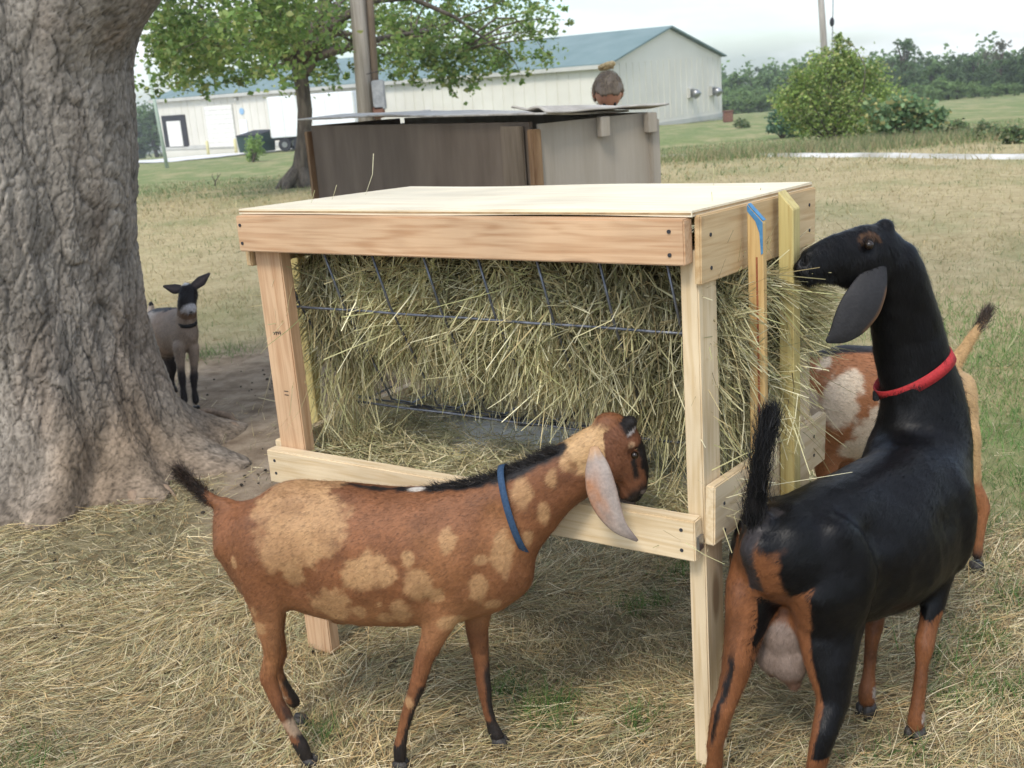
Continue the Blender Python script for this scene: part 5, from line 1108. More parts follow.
def lerp(C, c2, w_): return C*(1-w_[:, None])+np.array(c2)*w_[:, None]

# ---- brown goat with tan patches, in front of the feeder
def brown_goat():
    A = np.array([-.56, 2.28]); B = np.array([-.06, 2.195]); ax = (B-A)/np.linalg.norm(B-A); O_ = np.array([(A[0]+B[0])/2, (A[1]+B[1])/2, 0]); nv = np.array([-ax[1], ax[0]])
    g = Goat('goat', 'brown goat with tan patches and blue collar eating from the feeder tray', O_)
    def S(px, py, off=0.0):
        """point of the goat's own mid plane (moved off sideways, away from the viewer) in goat coordinates"""
        d = ray(px, py); num = (np.array([A[0], A[1]])+nv*off-EYE[:2])@nv; t = num/(d[:2]@nv); return EYE+d*t-O_
    def ring(tx, ty, bx, by, hw, off=0, pw=1.0):
        a, b = S(tx, ty, off), S(bx, by, off); return ((a+b)/2, hw, np.linalg.norm(a-b)/2, pw)
    A3 = np.array([ax[0], ax[1], 0]); N3 = np.array([nv[0], nv[1], 0])
    # trunk: tail head to chest
    g.loft([ring(224, 498, 226, 530, .030), ring(234, 490, 238, 560, .062), ring(258, 482, 262, 598, .088), ring(290, 479, 292, 606, .094), ring(325, 482, 328, 616, .100), ring(365, 486, 366, 622, .112), ring(405, 489, 406, 622, .115),
            ring(445, 487, 446, 619, .104), ring(480, 480, 480, 611, .088), ring(498, 480, 503, 594, .068), ring(508, 492, 513, 568, .046)], n=28)
    # neck
    g.loft([ring(462, 486, 498, 592, .062), ring(488, 474, 516, 566, .060), ring(515, 464, 533, 543, .048, .005), ring(543, 452, 556, 517, .042, .012), ring(568, 440, 580, 498, .040, .02), ring(590, 425, 604, 484, .040, .022), ring(606, 421, 620, 480, .038, .028)], up=(0, 0, 1))
    # belly tuck and sheath, shoulder, hip, thigh masses
    g.ell(S(342, 619), (.030, .016, .012))
    for sd_ in (-1, 1):
        o = sd_*.055
        g.ell(S(466, 560, o), (.058, .040, .102), Matrix.Rotation(.25, 3, 'Y')); g.ell(S(262, 548, o*.95), (.066, .042, .098), Matrix.Rotation(-.12, 3, 'Y')); None
    # legs: hind near, hind far, fore near, fore far  (sideways offset: minus = near side)
    def L(js, off, rs): g.leg([S(x, y, o_) for (x, y), o_ in zip(js, off)], rs, A3)
    L([(262, 560), (266, 595), (270, 628), (272, 655), (268, 678), (277, 700), (290, 725), (301, 745), (308, 760)], [-.055, -.06, -.06, -.058, -.056, -.055, -.055, -.055, -.055],
      [(.045, .070), (.038, .050), (.024, .028), (.017, .021), (.015, .020), (.013, .0155), (.0125, .0145), (.015, .017), (.014, .016)])
    L([(266, 560), (270, 600), (275, 632), (280, 655), (276, 668), (282, 682), (289, 695), (295, 703)], [.055, .06, .065, .07, .08, .09, .10, .11],
      [(.045, .060), (.036, .042), (.022, .024), (.016, .019), (.014, .017), (.0125, .0145), (.014, .016), (.013, .015)])
    L([(462, 560), (450, 600), (436, 630), (424, 660), (417, 686), (409, 708), (403, 730), (400, 748), (400, 760)], [-.05, -.055, -.055, -.052, -.05, -.05, -.05, -.05, -.05],
      [(.035, .052), (.032, .044), (.025, .030), (.0185, .021), (.018, .0195), (.0125, .0145), (.0120, .0135), (.015, .016), (.014, .016)])
    L([(484, 560), (478, 600), (477, 630), (481, 660), (484, 685), (487, 705), (491, 722), (495, 732), (498, 738)], [.045, .05, .05, .048, .045, .045, .045, .045, .045],
      [(.035, .048), (.032, .036), (.023, .026), (.017, .0195), (.017, .019), (.0125, .0145), (.0125, .014), (.015, .016), (.014, .016)])
    # tail
    g.loft([(S(232, 506), .018, .020), (S(216, 503), .014, .016), (S(204, 494), .011, .014), (S(192, 483), .009, .012), (S(182, 474), .006, .008)])
    # head
    poll = S(617, 424, .03); muz = S(654, 490, .06); g.ew = 1.05; g.head(poll, muz, np.array([.65, 0, .65]), .95, 1.2, 1.22)
    pl, f, up, sdv, L_ = g.hf
    pts = [(306, 497, 40, 22), (298, 528, 30, 24), (334, 512, 22, 24), (309, 556, 9, 14), (345, 587, 20, 19), (372, 553, 14, 15), (387, 546, 14, 17), (400, 553, 9, 10), (411, 590, 10, 14), (248, 547, 4, 6), (269, 610, 10, 6), (268, 593, 4, 8), (430, 564, 13, 18), (444, 575, 8, 9), (456, 525, 7, 10),
           (485, 570, 9, 14), (507, 540, 9, 20), (524, 488, 10, 13), (545, 508, 6, 11), (488, 543, 6, 5), (459, 606, 13, 8), (416, 687, 5, 6), (392, 582, 3, 4), (372, 592, 6, 7), (420, 538, 5, 7), (497, 592, 8, 6), (553, 474, 5, 8), (395, 600, 8, 8), (530, 530, 5, 8), (566, 462, 4, 6)]
    pc = [(S(x, y), rx*.00245, ry*.00245) for x, y, rx, ry in pts]; nape = S(592, 446, .03)
    dors = [S(x, y) for x, y in ((345, 486), (372, 488), (400, 490), (430, 489), (460, 483), (500, 474), (528, 462), (557, 447))]
    def color(V, Nn):
        X = V@A3; Z = V[:, 2]; n = fbm(V*22, 4, 3); n2 = fbm(V*70, 2, 8); C = np.tile([.195, .078, .032], (len(V), 1))*(1+n*.75)[:, None]
        n5 = fbm(V*7, 3, 51); C = lerp(C, (.13, .05, .022), sst(.0, .3, n5)*.6); C = lerp(C, (.33, .15, .06), sst(.02, .3, -n5)*.5)
        C = lerp(C, (.36, .17, .075), (1-sst(.36, .46, Z))*sst(.28, .34, Z)*.5)
        for i, (c, rx, rz) in enumerate(pc): C = lerp(C, (.42, .245, .115), ellip(X, Z, (c@A3, c[2]), (rx, rz), i, V)*(.76+n*.8))
        d = np.linalg.norm((V-nape)*[1, .8, 1.15], axis=1); C = lerp(C, (.48, .30, .145), 1-sst(.052, .078, d+n2*.03))
        # black dorsal line and mane
        dm = np.full(len(V), 9.); wd = np.full(len(V), .006)
        for i in range(len(dors)-1):
            a, b = dors[i], dors[i+1]; ab = b-a; t = np.clip(((V-a)@ab)/(ab@ab), 0, 1); q = a+t[:, None]*ab; dd = np.linalg.norm((V-q)*[1, .9, 1], axis=1); w0 = (.006, .008, .012, .016, .022, .026, .018)[i]; m_ = dd-w0; dm = np.minimum(dm, m_)
        C = lerp(C, (.012, .010, .010), 1-sst(-.004, .006, dm+n2*.012))
        C = lerp(C, (.6, .55, .48), 1-sst(.010, .018, np.linalg.norm((V-S(418, 489))*[.7, 1, 1.6], axis=1)))
        # legs: black feet and black stripe down the inside front
        low = Z < .33; C = np.where((low & (Z < .065+n*.03))[:, None], [.018, .014, .012], C)
        st = (1-sst(.0, .014, np.abs(((V-S(424, 690))@A3)-.012+(.28-Z)*.02)-.010))*sst(.05, .09, Z)*(1-sst(.26, .30, Z))*(V@A3 > .0)
        # rear edge of the hind legs / tail black
        C = lerp(C, (.022, .016, .013), ((V@A3) > -.12)*low*sst(.12, .42, (Nn@A3)+n2*.3)*(1-sst(.20, .27, Z+n*.12)))
        C = lerp(C, (.022, .016, .013), ((V@A3) < -.12)*low*sst(.15, .5, (Nn@A3)+n2*.3)*(1-sst(.12, .19, Z+n*.12))); C = lerp(C, (.42, .30, .2), low*(1-sst(.012, .03, np.abs(Z-.11+n2*.04)))*((V@A3) < -.12)*sst(.0, .2, n2+n)*.7)
        tl_ = (X < S(206, 494)@A3) & (Z > .55); C = np.where(tl_[:, None], [.025, .016, .012], C)
        C = np.where(((X < S(232, 505)@A3) & (Z > .53) & (Nn[:, 2] < -.2))[:, None], [.03, .018, .012], C)
        # head
        R_ = V-pl; t = (R_@f)/L_; u = (R_@up)/L_; w_ = np.abs(R_@sdv)/L_; inh = (t > -.05) & (t < 1.2) & (np.linalg.norm(R_, axis=1) < L_*1.3) & (V@A3 > S(604, 450)@A3)
        H = np.tile([.155, .062, .030], (len(V), 1))*(1+n*.4)[:, None]
        H = lerp(H, (.014, .011, .010), 1-sst(.03, .07, np.abs(u-.14+.10*t)-.02-.0*t+(t < .30)*.3+n2*.08))                      # nose ridge
        H = lerp(H, (.014, .011, .010), sst(.74, .88, t+n2*.1-.25*np.clip(-u-.2, 0, .3)))                                              # muzzle
        H = lerp(H, (.014, .011, .010), (1-sst(.02, .05, np.abs(u+.02+.26*(t-.36))))*sst(.40, .44, t)*(1-sst(.66, .74, t)))      # stripe below the eye
        H = lerp(H, (.016, .013, .012), (1-sst(.10, .20, t+n2*.1))*sst(.0, .05, u)); H = lerp(H, (.40, .37, .35), (1-sst(.008, .022, np.abs(t-.13-.1*(u-.1)+n2*.02)))*sst(.03, .06, u)*.8)
        H = lerp(H, (.42, .26, .15), (1-sst(.03, .055, np.hypot(t-.25, u-.03)))*.8); H = lerp(H, (.25, .20, .17), (1-sst(.03, .06, np.hypot(t-.93, u+.12)))*.7)
        H = lerp(H, (.30, .12, .05), sst(.5, .6, t)*0)
        return np.where(inh[:, None], H, C)
    def dirf(P):
        X = P@A3; lo = (P[:, 2] < .33)[:, None]; hd = (X > S(604, 450)@A3)[:, None]
        G = np.where(lo, -np.array([0, 0, 1.])+A3*0, -A3*.9-np.array([0, 0, .45])); return np.where(hd, -f*1.0-np.array([0, 0, .2]), G)
    for x, y, o_, r_, d_ in ((292, 512, -.09, .030, .012), (300, 585, -.08, .035, .012), (240, 535, -.05, .03, .007), (440, 512, -.08, .028, .008), (492, 520, -.06, .030, .009), (430, 600, -.09, .030, .010), (318, 497, -.08, .03, .008), (470, 596, -.07, .025, -.006), (276, 497, -.06, .018, -.009), (262, 560, -.09, .045, -.008), (576, 470, -.02, .018, .005)):
        g.dents.append((S(x, y, o_), r_, d_)); g.dents.append((S(x, y, -o_), r_, d_))
    g.keep = lambda V: sst(-.02, .02, (S(232, 505)@A3)-(V@A3)); g.relief = lambda V: .0005*np.sin((V@A3)*210+V[:, 2]*40)*np.exp(-(((V@A3)-S(390, 550)@A3)/.09)**2)*sst(.38, .42, V[:, 2])*(1-sst(.56, .62, V[:, 2]))
    g.finish(color, hair=110000, hairlen=.0095, dirfn=dirf, lift=.14)
    g.eyes()
    def ec(t, q):
        n = fbm(np.stack([t*9, q*3, 0*t], -1), 3, 5); C = np.tile([.29, .25, .22], (len(t), 1))*(1+n*.8)[:, None]; C = lerp(C, (.30, .14, .07), np.clip(np.exp(-((t-.45)/.22)**2)*sst(-.5, .4, q)*(.75+n*1.8)+.1, 0, 1)); C = lerp(C, (.12, .09, .08), sst(.85, 1, t)*.7)
        C = lerp(C, (.40, .24, .13), (1-sst(.02, .16, t+n*.1))); return lerp(C, (.2, .12, .08), sst(.8, 1, np.abs(q))*.5)
    E = lambda x, y, Y: at(x, y, Y)-O_
    g.ear([E(594, 446, 2.135), E(597, 466, 2.108), E(601, 490, 2.088), E(608, 510, 2.078), E(619, 528, 2.075), E(638, 541, 2.082)], [.007, .026, .032, .028, .017, .002], -N3+np.array([.1, 0, .1]), ec, curl=.3)
    g.ear([E(612, 444, 2.25), E(618, 464, 2.275), E(622, 484, 2.285), E(628, 504, 2.285), E(638, 516, 2.28)], [.012, .026, .028, .018, .002], N3, ec, curl=.3)
    # hooves
    for x, y, o_ in ((311, 764, -.055), (298, 706, .11), (401, 765, -.05), (500, 741, .045)):
        p_ = S(x, y, o_); p_[2] = float(gz(p_[0]+O_[0], p_[1]+O_[1]))+.010; g.hoof(p_, A3)
    # tail tuft and mane
    n = 2200; t = RNG.random(n); P = S(212, 502)[None]*(1-t)[:, None]+S(179, 471)[None]*t[:, None]+RNG.normal(size=(n, 3))*.006; D = (S(170, 462)-S(205, 496))/np.linalg.norm(S(170, 462)-S(205, 496))+RNG.normal(size=(n, 3))*.45-np.array([0, 0, .25])
    D /= np.linalg.norm(D, axis=1, keepdims=True); g.strands('tail_hair', P, D, RNG.uniform(.016, .036, n), np.full(n, .0012), pal(np.array([(.02, .014, .01), (.05, .03, .02)]), n))
    n = 3600; k = RNG.integers(3, len(dors)-1, n); t = RNG.random(n); dd = np.array(dors); P = dd[k]*(1-t)[:, None]+dd[k+1]*t[:, None]+RNG.normal(size=(n, 3))*[.003, .008, .002]; D = -A3*.9+np.array([0, 0, .35])+RNG.normal(size=(n, 3))*.3; D /= np.linalg.norm(D, axis=1, keepdims=True)
    g.strands('mane', P-np.array([0, 0, .003]), D, RNG.uniform(.012, .024, n), np.full(n, .0011), pal(np.array([(.010, .009, .009), (.02, .015, .012)]), n))
    # collar
    a, b = S(502, 468, .0), S(529, 550, .0); c = (a+b)/2; ud = (a-b)/np.linalg.norm(a-b); axn = np.cross(N3, ud); g.collar(c, axn, .064, np.linalg.norm(a-b)/2+.003, ud, M['collar_blue'], .014)
brown_goat()

# ---- black goat with red collar, seen from behind, neck turned to the hay
def black_goat():
    O_ = np.array([.70, 2.20, 0.]); g = Goat('goat', 'large black goat with red collar and raised tail reaching up to the hay', O_)
    H = np.array([math.cos(.62), math.sin(.62), 0]); SL = np.array([-H[1], H[0], 0])
    def P(px, py, Y): return at(px, py, Y)-O_
    def R(tx, ty, bx, by, Y, hw, Yb=None, pw=1.0): a, b = P(tx, ty, Y), P(bx, by, Yb or Y); return ((a+b)/2, hw, np.linalg.norm(a-b)/2, pw)
    # trunk: rings from the rump to the brisket; spine runs away to the right
    c = lambda px, py, Y: P(px, py, Y)
    hip = P(768, 560, 2.10)
    # world-based trunk: spine from pins to withers
    z_ = lambda px, py, Y: P(px, py, Y)[2]
    sp = np.array([-.255, -.13, .560]);  # pin bones
    def T(s_, lat, z): return np.array([0, 0, 0])+H*s_+SL*lat+np.array([0, 0, z])
    g.T = T
    g.loft([(T(-.285, 0, .545), .050, .05), (T(-.25, 0, .530), .085, .090), (T(-.17, 0, .505), .108, .118), (T(-.08, 0, .475), .122, .150), (T(.02, 0, .450), .142, .172), (T(.12, 0, .442), .150, .180), (T(.21, 0, .448), .138, .185),
            (T(.27, 0, .465), .114, .182), (T(.32, 0, .485), .088, .155), (T(.35, 0, .495), .058, .10)], n=30)
    # neck climbs from the shoulders and turns back toward the feeder
    g.loft([(T(.24, .00, .52), .10, .13), (P(920, 452, 2.44), .088, .122), (P(924, 420, 2.47), .080, .108), (P(921, 390, 2.48), .070, .098), (P(913, 358, 2.48), .064, .090), (P(905, 322, 2.47), .060, .082), (P(897, 287, 2.45), .056, .074), (P(888, 258, 2.43), .050, .066)], up=tuple(H*.2+np.array([1., 0, .1])), n=24)
    # hips, shoulders, thighs
    for sd_ in (-1, 1):
        g.ell(T(-.15, sd_*.078, .455), (.095, .055, .14)); g.ell(T(.25, sd_*.082, .45), (.07, .045, .125)); None
    HL = lambda *j: [T(*q) for q in j]
    def L(js, rs): g.leg([T(*q) for q in js], rs, tuple(H))
    # hind right (near, toward the right of the picture), hind left, fore right, fore left
    hr = P(832, 800, 1.96); hl = P(716, 778, 2.10)
    def W(x, y, z): return np.array([x, y, z])
    rr = [(.052, .082), (.044, .066), (.030, .040), (.021, .027), (.018, .026), (.0145, .019), (.0145, .018), (.018, .020), (.017, .019)]
    def at_(x, y, Y): return P(x, y, Y)
    rr = [(.062, .10), (.066, .086), (.047, .058), (.031, .036), (.023, .028), (.0175, .022), (.016, .019), (.019, .021), (.018, .020)]
    kn = [T(-.15, -.085, .46), P(829, 622, 2.07), P(830, 665, 2.03), P(833, 702, 2.00), P(824, 735, 1.965), P(816, 765, 1.955)]
    fo = P(812, 800, 1.965); fo[2] = .02; g.leg(kn+[kn[-1]*.5+fo*.5+H*.005, fo*.8+kn[-1]*.2, fo], rr, tuple(H))
    kn = [T(-.17, .075, .46), P(750, 598, 2.09), P(743, 640, 2.07), P(735, 675, 2.05), P(722, 712, 2.03), P(715, 745, 2.025)]
    rr = [(.050, .085), (.044, .066), (.034, .046), (.026, .032), (.021, .027), (.0165, .022), (.0155, .019), (.019, .021), (.018, .020)]
    fo2 = P(713, 785, 2.03); fo2[2] = .02; g.leg(kn+[kn[-1]*.5+fo2*.5+H*.005, fo2*.8+kn[-1]*.2, fo2], rr, tuple(H))
    ff = [(.042, .062), (.036, .050), (.026, .034), (.0205, .024), (.022, .0245), (.0150, .017), (.0145, .017), (.019, .021), (.0175, .019)]
    fr_, fl_ = P(916, 728, 2.165), P(867, 706, 2.28)
    def mixz(a, f_, t, z): q = a*(1-t)+f_*t; q = np.array([q[0], q[1], z]); return q
    a1 = T(.25, -.075, 0); a2 = T(.27, .075, 0)
    for a_, f_ in ((a1, fr_), (a2, fl_)):
        g.leg([mixz(a_, f_, t, z) for t, z in ((0, .45), (.1, .38), (.3, .31), (.55, .245), (.7, .205), (.82, .155), (.93, .09), (1, .045), (1.02, .02))], ff, tuple(H))
    # udder between the hind legs
    uc = P(784, 655, 2.10); g.ell(uc+np.array([.005, .02, .05]), (.058, .06, .075)); g.ell(uc+np.array([.012, 0, -.008]), (.044, .042, .058)); g.ell(uc+np.array([-.022, .015, .0]), (.036, .036, .048)); g.ell(uc+np.array([.020, -.005, -.062]), (.017, .016, .022)); g.ell(uc+np.array([-.022, .02, -.045]), (.014, .013, .018))
    # tail: raised, dark and bushy
    tb = P(753, 528, 2.045); tt = [tb, P(757, 500, 2.03), P(760, 465, 2.015), P(766, 435, 2.01), P(770, 413, 2.01)]
    g.loft([(tt[0]+H*.03, .024, .028), (tt[1], .018, .019), (tt[2], .016, .016), (tt[3], .014, .014), (tt[4], .007, .007)], up=tuple(H))
    # head in profile, nose up to the left
    poll = P(888, 243, 2.425); muz = P(800, 243, 2.36); g.ew = 1.0; g.head(poll, muz, (.05, .0, 1), .95, .8, 1.25)
    pl, f, up, sdv, L_ = g.hf
    def color(V, Nn):
        n = fbm(V*22, 4, 5); n2 = fbm(V*60, 2, 9); C = np.tile([.0042, .0040, .0046], (len(V), 1))*(1+n*.6)[:, None]; s_ = V@H; lat = V@SL; Z = V[:, 2]; br = np.array([.19, .074, .030])
        back = s_ < -.04; leftleg = back & (lat > .025); NH = Nn@H
        # tan streak down the rear edge of each thigh, left leg mostly brown from behind
        cen = .012; rside = back*(lat < .03)*(1-sst(.545, .58, Z+n2*.03))*sst(-.45, -.28, (Nn@SL)+n2*.15-.22*(1-sst(.28, .40, Z)))*(1)*(1-sst(.1, .3, NH)); C = lerp(C, br, rside*.95)
        rear = sst(.35, .6, -NH+n2*.2)*back*(1-sst(.53, .56, Z+n2*.03))*(1-sst(.058, .072, np.abs(lat-cen)+n2*.02+(lat > cen)*-.03))
        C = lerp(C, br, rear*.95)
        inner = back & (Z < .42) & ((np.sign(lat-.01)*(Nn@SL)) < -.25); C = np.where(inner[:, None], br*(1+n[:, None]*.5), C)
        C = np.where((leftleg & (Z < .46+n*.1) & (NH < .15))[:, None], br*(.75+n[:, None]*.7), C)
        C = lerp(C, (.012, .009, .008), leftleg*(1-sst(.28, .34, Z+n*.1))*sst(.10, .14, Z)*(1-sst(.15, .42, np.abs((Nn@SL)+.15-NH*.3+n2*.5))))
        C = np.where((back & (Z < .11))[:, None], br*.8*(1+n[:, None]), C)
        sk = (1-sst(.014, .024, np.abs(lat-.004)+n2*.006))*(s_ < -.22)*(Z > .45)*(Z < .66); C = lerp(C, (.035, .03, .030), sk)
        fore = (s_ > -.02) & (Z < .27+n*.06); C = np.where(fore[:, None], br*.8*(1+n[:, None]), C); C = np.where((fore & (NH > .45) & (Z > .08))[:, None], [.02, .016, .014], C)
        C = np.where((fore & (Z < .060+n2*.02) & (Z > .035) & (NH > -.2))[:, None], [.30, .25, .21], C)
        C = lerp(C, (.34, .18, .08), (1-sst(-.93, -.80, Nn[:, 2]+n*.1))*(np.abs(s_-.08) < .16)*(Z > .24)*(Z < .34)*.8)
        ud = np.linalg.norm((V-uc-np.array([0, .005, .0]))*[1, 1, .75], axis=1); C = lerp(C, (.21, .155, .125), (1-sst(.072, .082, ud+n*.01))); C = lerp(C, (.15, .075, .05), (1-sst(-.055, -.03, (V-uc)[:, 2]+n*.02))*(ud < .082)*.8)
        # face: small tan brow and eye ring, white fleck
        Q = V-pl; t = (Q@f)/L_; u = (Q@up)/L_; hd = (np.linalg.norm(Q-f*L_*.5, axis=1) < L_*.75) & (t > .05)
        C = np.where(hd[:, None], lerp(C, (.12, .06, .028), (1-sst(.01, .03, np.abs(np.hypot(t-.33, u-.0)-.11)))*(u > .03)*.6), C)
        
        return C
    def dirf(Pn): lo = (Pn[:, 2] < .33)[:, None]; hi = (Pn[:, 2] > .68)[:, None]; G = np.where(lo, [0, 0, -1.], -H*.8-np.array([0, 0, .5])); return np.where(hi, [.15, 0, -1.], G)
    g.hl = lambda Pn: np.where(Pn[:, 2] > .64, 1.5, 1.0)
    for q, r_, d_ in ((T(-.05, -.125, .535), .040, .014), (T(-.16, -.10, .575), .028, -.010), (T(-.03, -.14, .40), .05, .010), (T(.17, -.14, .50), .04, .009), (T(.24, -.12, .56), .04, -.008), (T(-.215, -.09, .50), .05, -.006), (T(-.24, 0, .62), .03, .006), (T(.06, -.10, .60), .05, .006)): g.dents.append((q, r_, d_))
    g.keep = lambda V: (np.linalg.norm(V[:, :2]-tt[0][:2], axis=1) < .05)*sst(.60, .63, V[:, 2])+(np.linalg.norm(V-uc, axis=1) < .09); g.relief = lambda V: .0005*np.sin((V@H)*190+V[:, 2]*50)*np.exp(-(((V@H)-.10)/.09)**2)*sst(.34, .40, V[:, 2])*(1-sst(.52, .58, V[:, 2])) + .004*fbm(V*22, 2, 17)
    g.finish(color, hair=150000, hairlen=.011, dirfn=dirf, lift=.12, hairmat='fur_black', hide='hide_black')
    g.eyes()
    def ec(t, q): n = fbm(np.stack([t*9, q*3, 0*t], -1), 3, 5); C = np.tile([.020, .019, .020], (len(t), 1))*(1+n*.5)[:, None]; return lerp(C, (.18, .09, .04), sst(.86, .98, -q)*(np.abs(t-.40) < .22)*.8)
    v = lambda x, y, Y: P(x, y, Y)
    g.ear([v(880, 262, 2.375), v(874, 283, 2.350), v(864, 304, 2.335), v(852, 322, 2.330), v(840, 334, 2.33), v(826, 342, 2.335)], [.018, .038, .047, .042, .028, .003], (0, -1, .1), ec, curl=.22)
    g.ear([v(884, 258, 2.50), v(876, 278, 2.54), v(868, 296, 2.55), v(858, 312, 2.55)], [.018, .036, .036, .003], (0, 1, .1), ec, curl=.22)
    for q, d in ((fo+H*.015, H), (fo2+H*.015, H), (fr_, H), (fl_, H)):
        q = q.copy(); q[2] = float(gz(q[0]+O_[0], q[1]+O_[1]))+.012; g.hoof(q, d, .025)
    # tail brush
    n = 5200; t = RNG.random(n)*4; k = t.astype(int).clip(0, 3); fr2 = t-k; tt = np.array(tt); Pq = tt[k]*(1-fr2)[:, None]+tt[k+1]*fr2[:, None]+RNG.normal(size=(n, 3))*[.010, .008, .006]
    ax = (tt[np.minimum(k+1, 4)]-tt[k]); ax /= np.linalg.norm(ax, axis=1, keepdims=True); D = ax+RNG.normal(size=(n, 3))*[.17, .15, .1]+np.array([-.34, 0, 0])*(RNG.random(n)**1.5*(1-t/5))[:, None]; D /= np.linalg.norm(D, axis=1, keepdims=True)
    g.strands('tail_hair', Pq, D, RNG.uniform(.025, .06, n)*(.6+.5*(1-t/4)), np.full(n, .0012), pal(np.array([(.010, .010, .011), (.018, .017, .018)]), n))
    nk = np.array([P(906, 243, 2.45), P(920, 275, 2.47), P(932, 310, 2.49), P(943, 345, 2.50), P(955, 375, 2.50), P(966, 410, 2.50)]); n = 2600; k = RNG.integers(0, 5, n); t = RNG.random(n); Pq = nk[k]*(1-t)[:, None]+nk[k+1]*t[:, None]+RNG.normal(size=(n, 3))*[.006, .012, .004]-[.006, 0, 0]
    D = np.array([.30, 0, -.9])+RNG.normal(size=(n, 3))*.28; D /= np.linalg.norm(D, axis=1, keepdims=True); g.strands('mane', Pq, D, RNG.uniform(.015, .032, n), np.full(n, .0011), pal(np.array([(.008, .008, .009), (.014, .013, .015)]), n), mat='fur_black')
    # red collar low on the neck
    a, b = P(950, 352, 2.485), P(879, 394, 2.485); cc = (a+b)/2; ud = (a-b)/np.linalg.norm(a-b); up_ax = np.cross(np.array([0, 1., 0]), ud); g.collar(cc, up_ax, .073, np.linalg.norm(a-b)/2+.002, ud, M['collar_red'], .027)
black_goat()

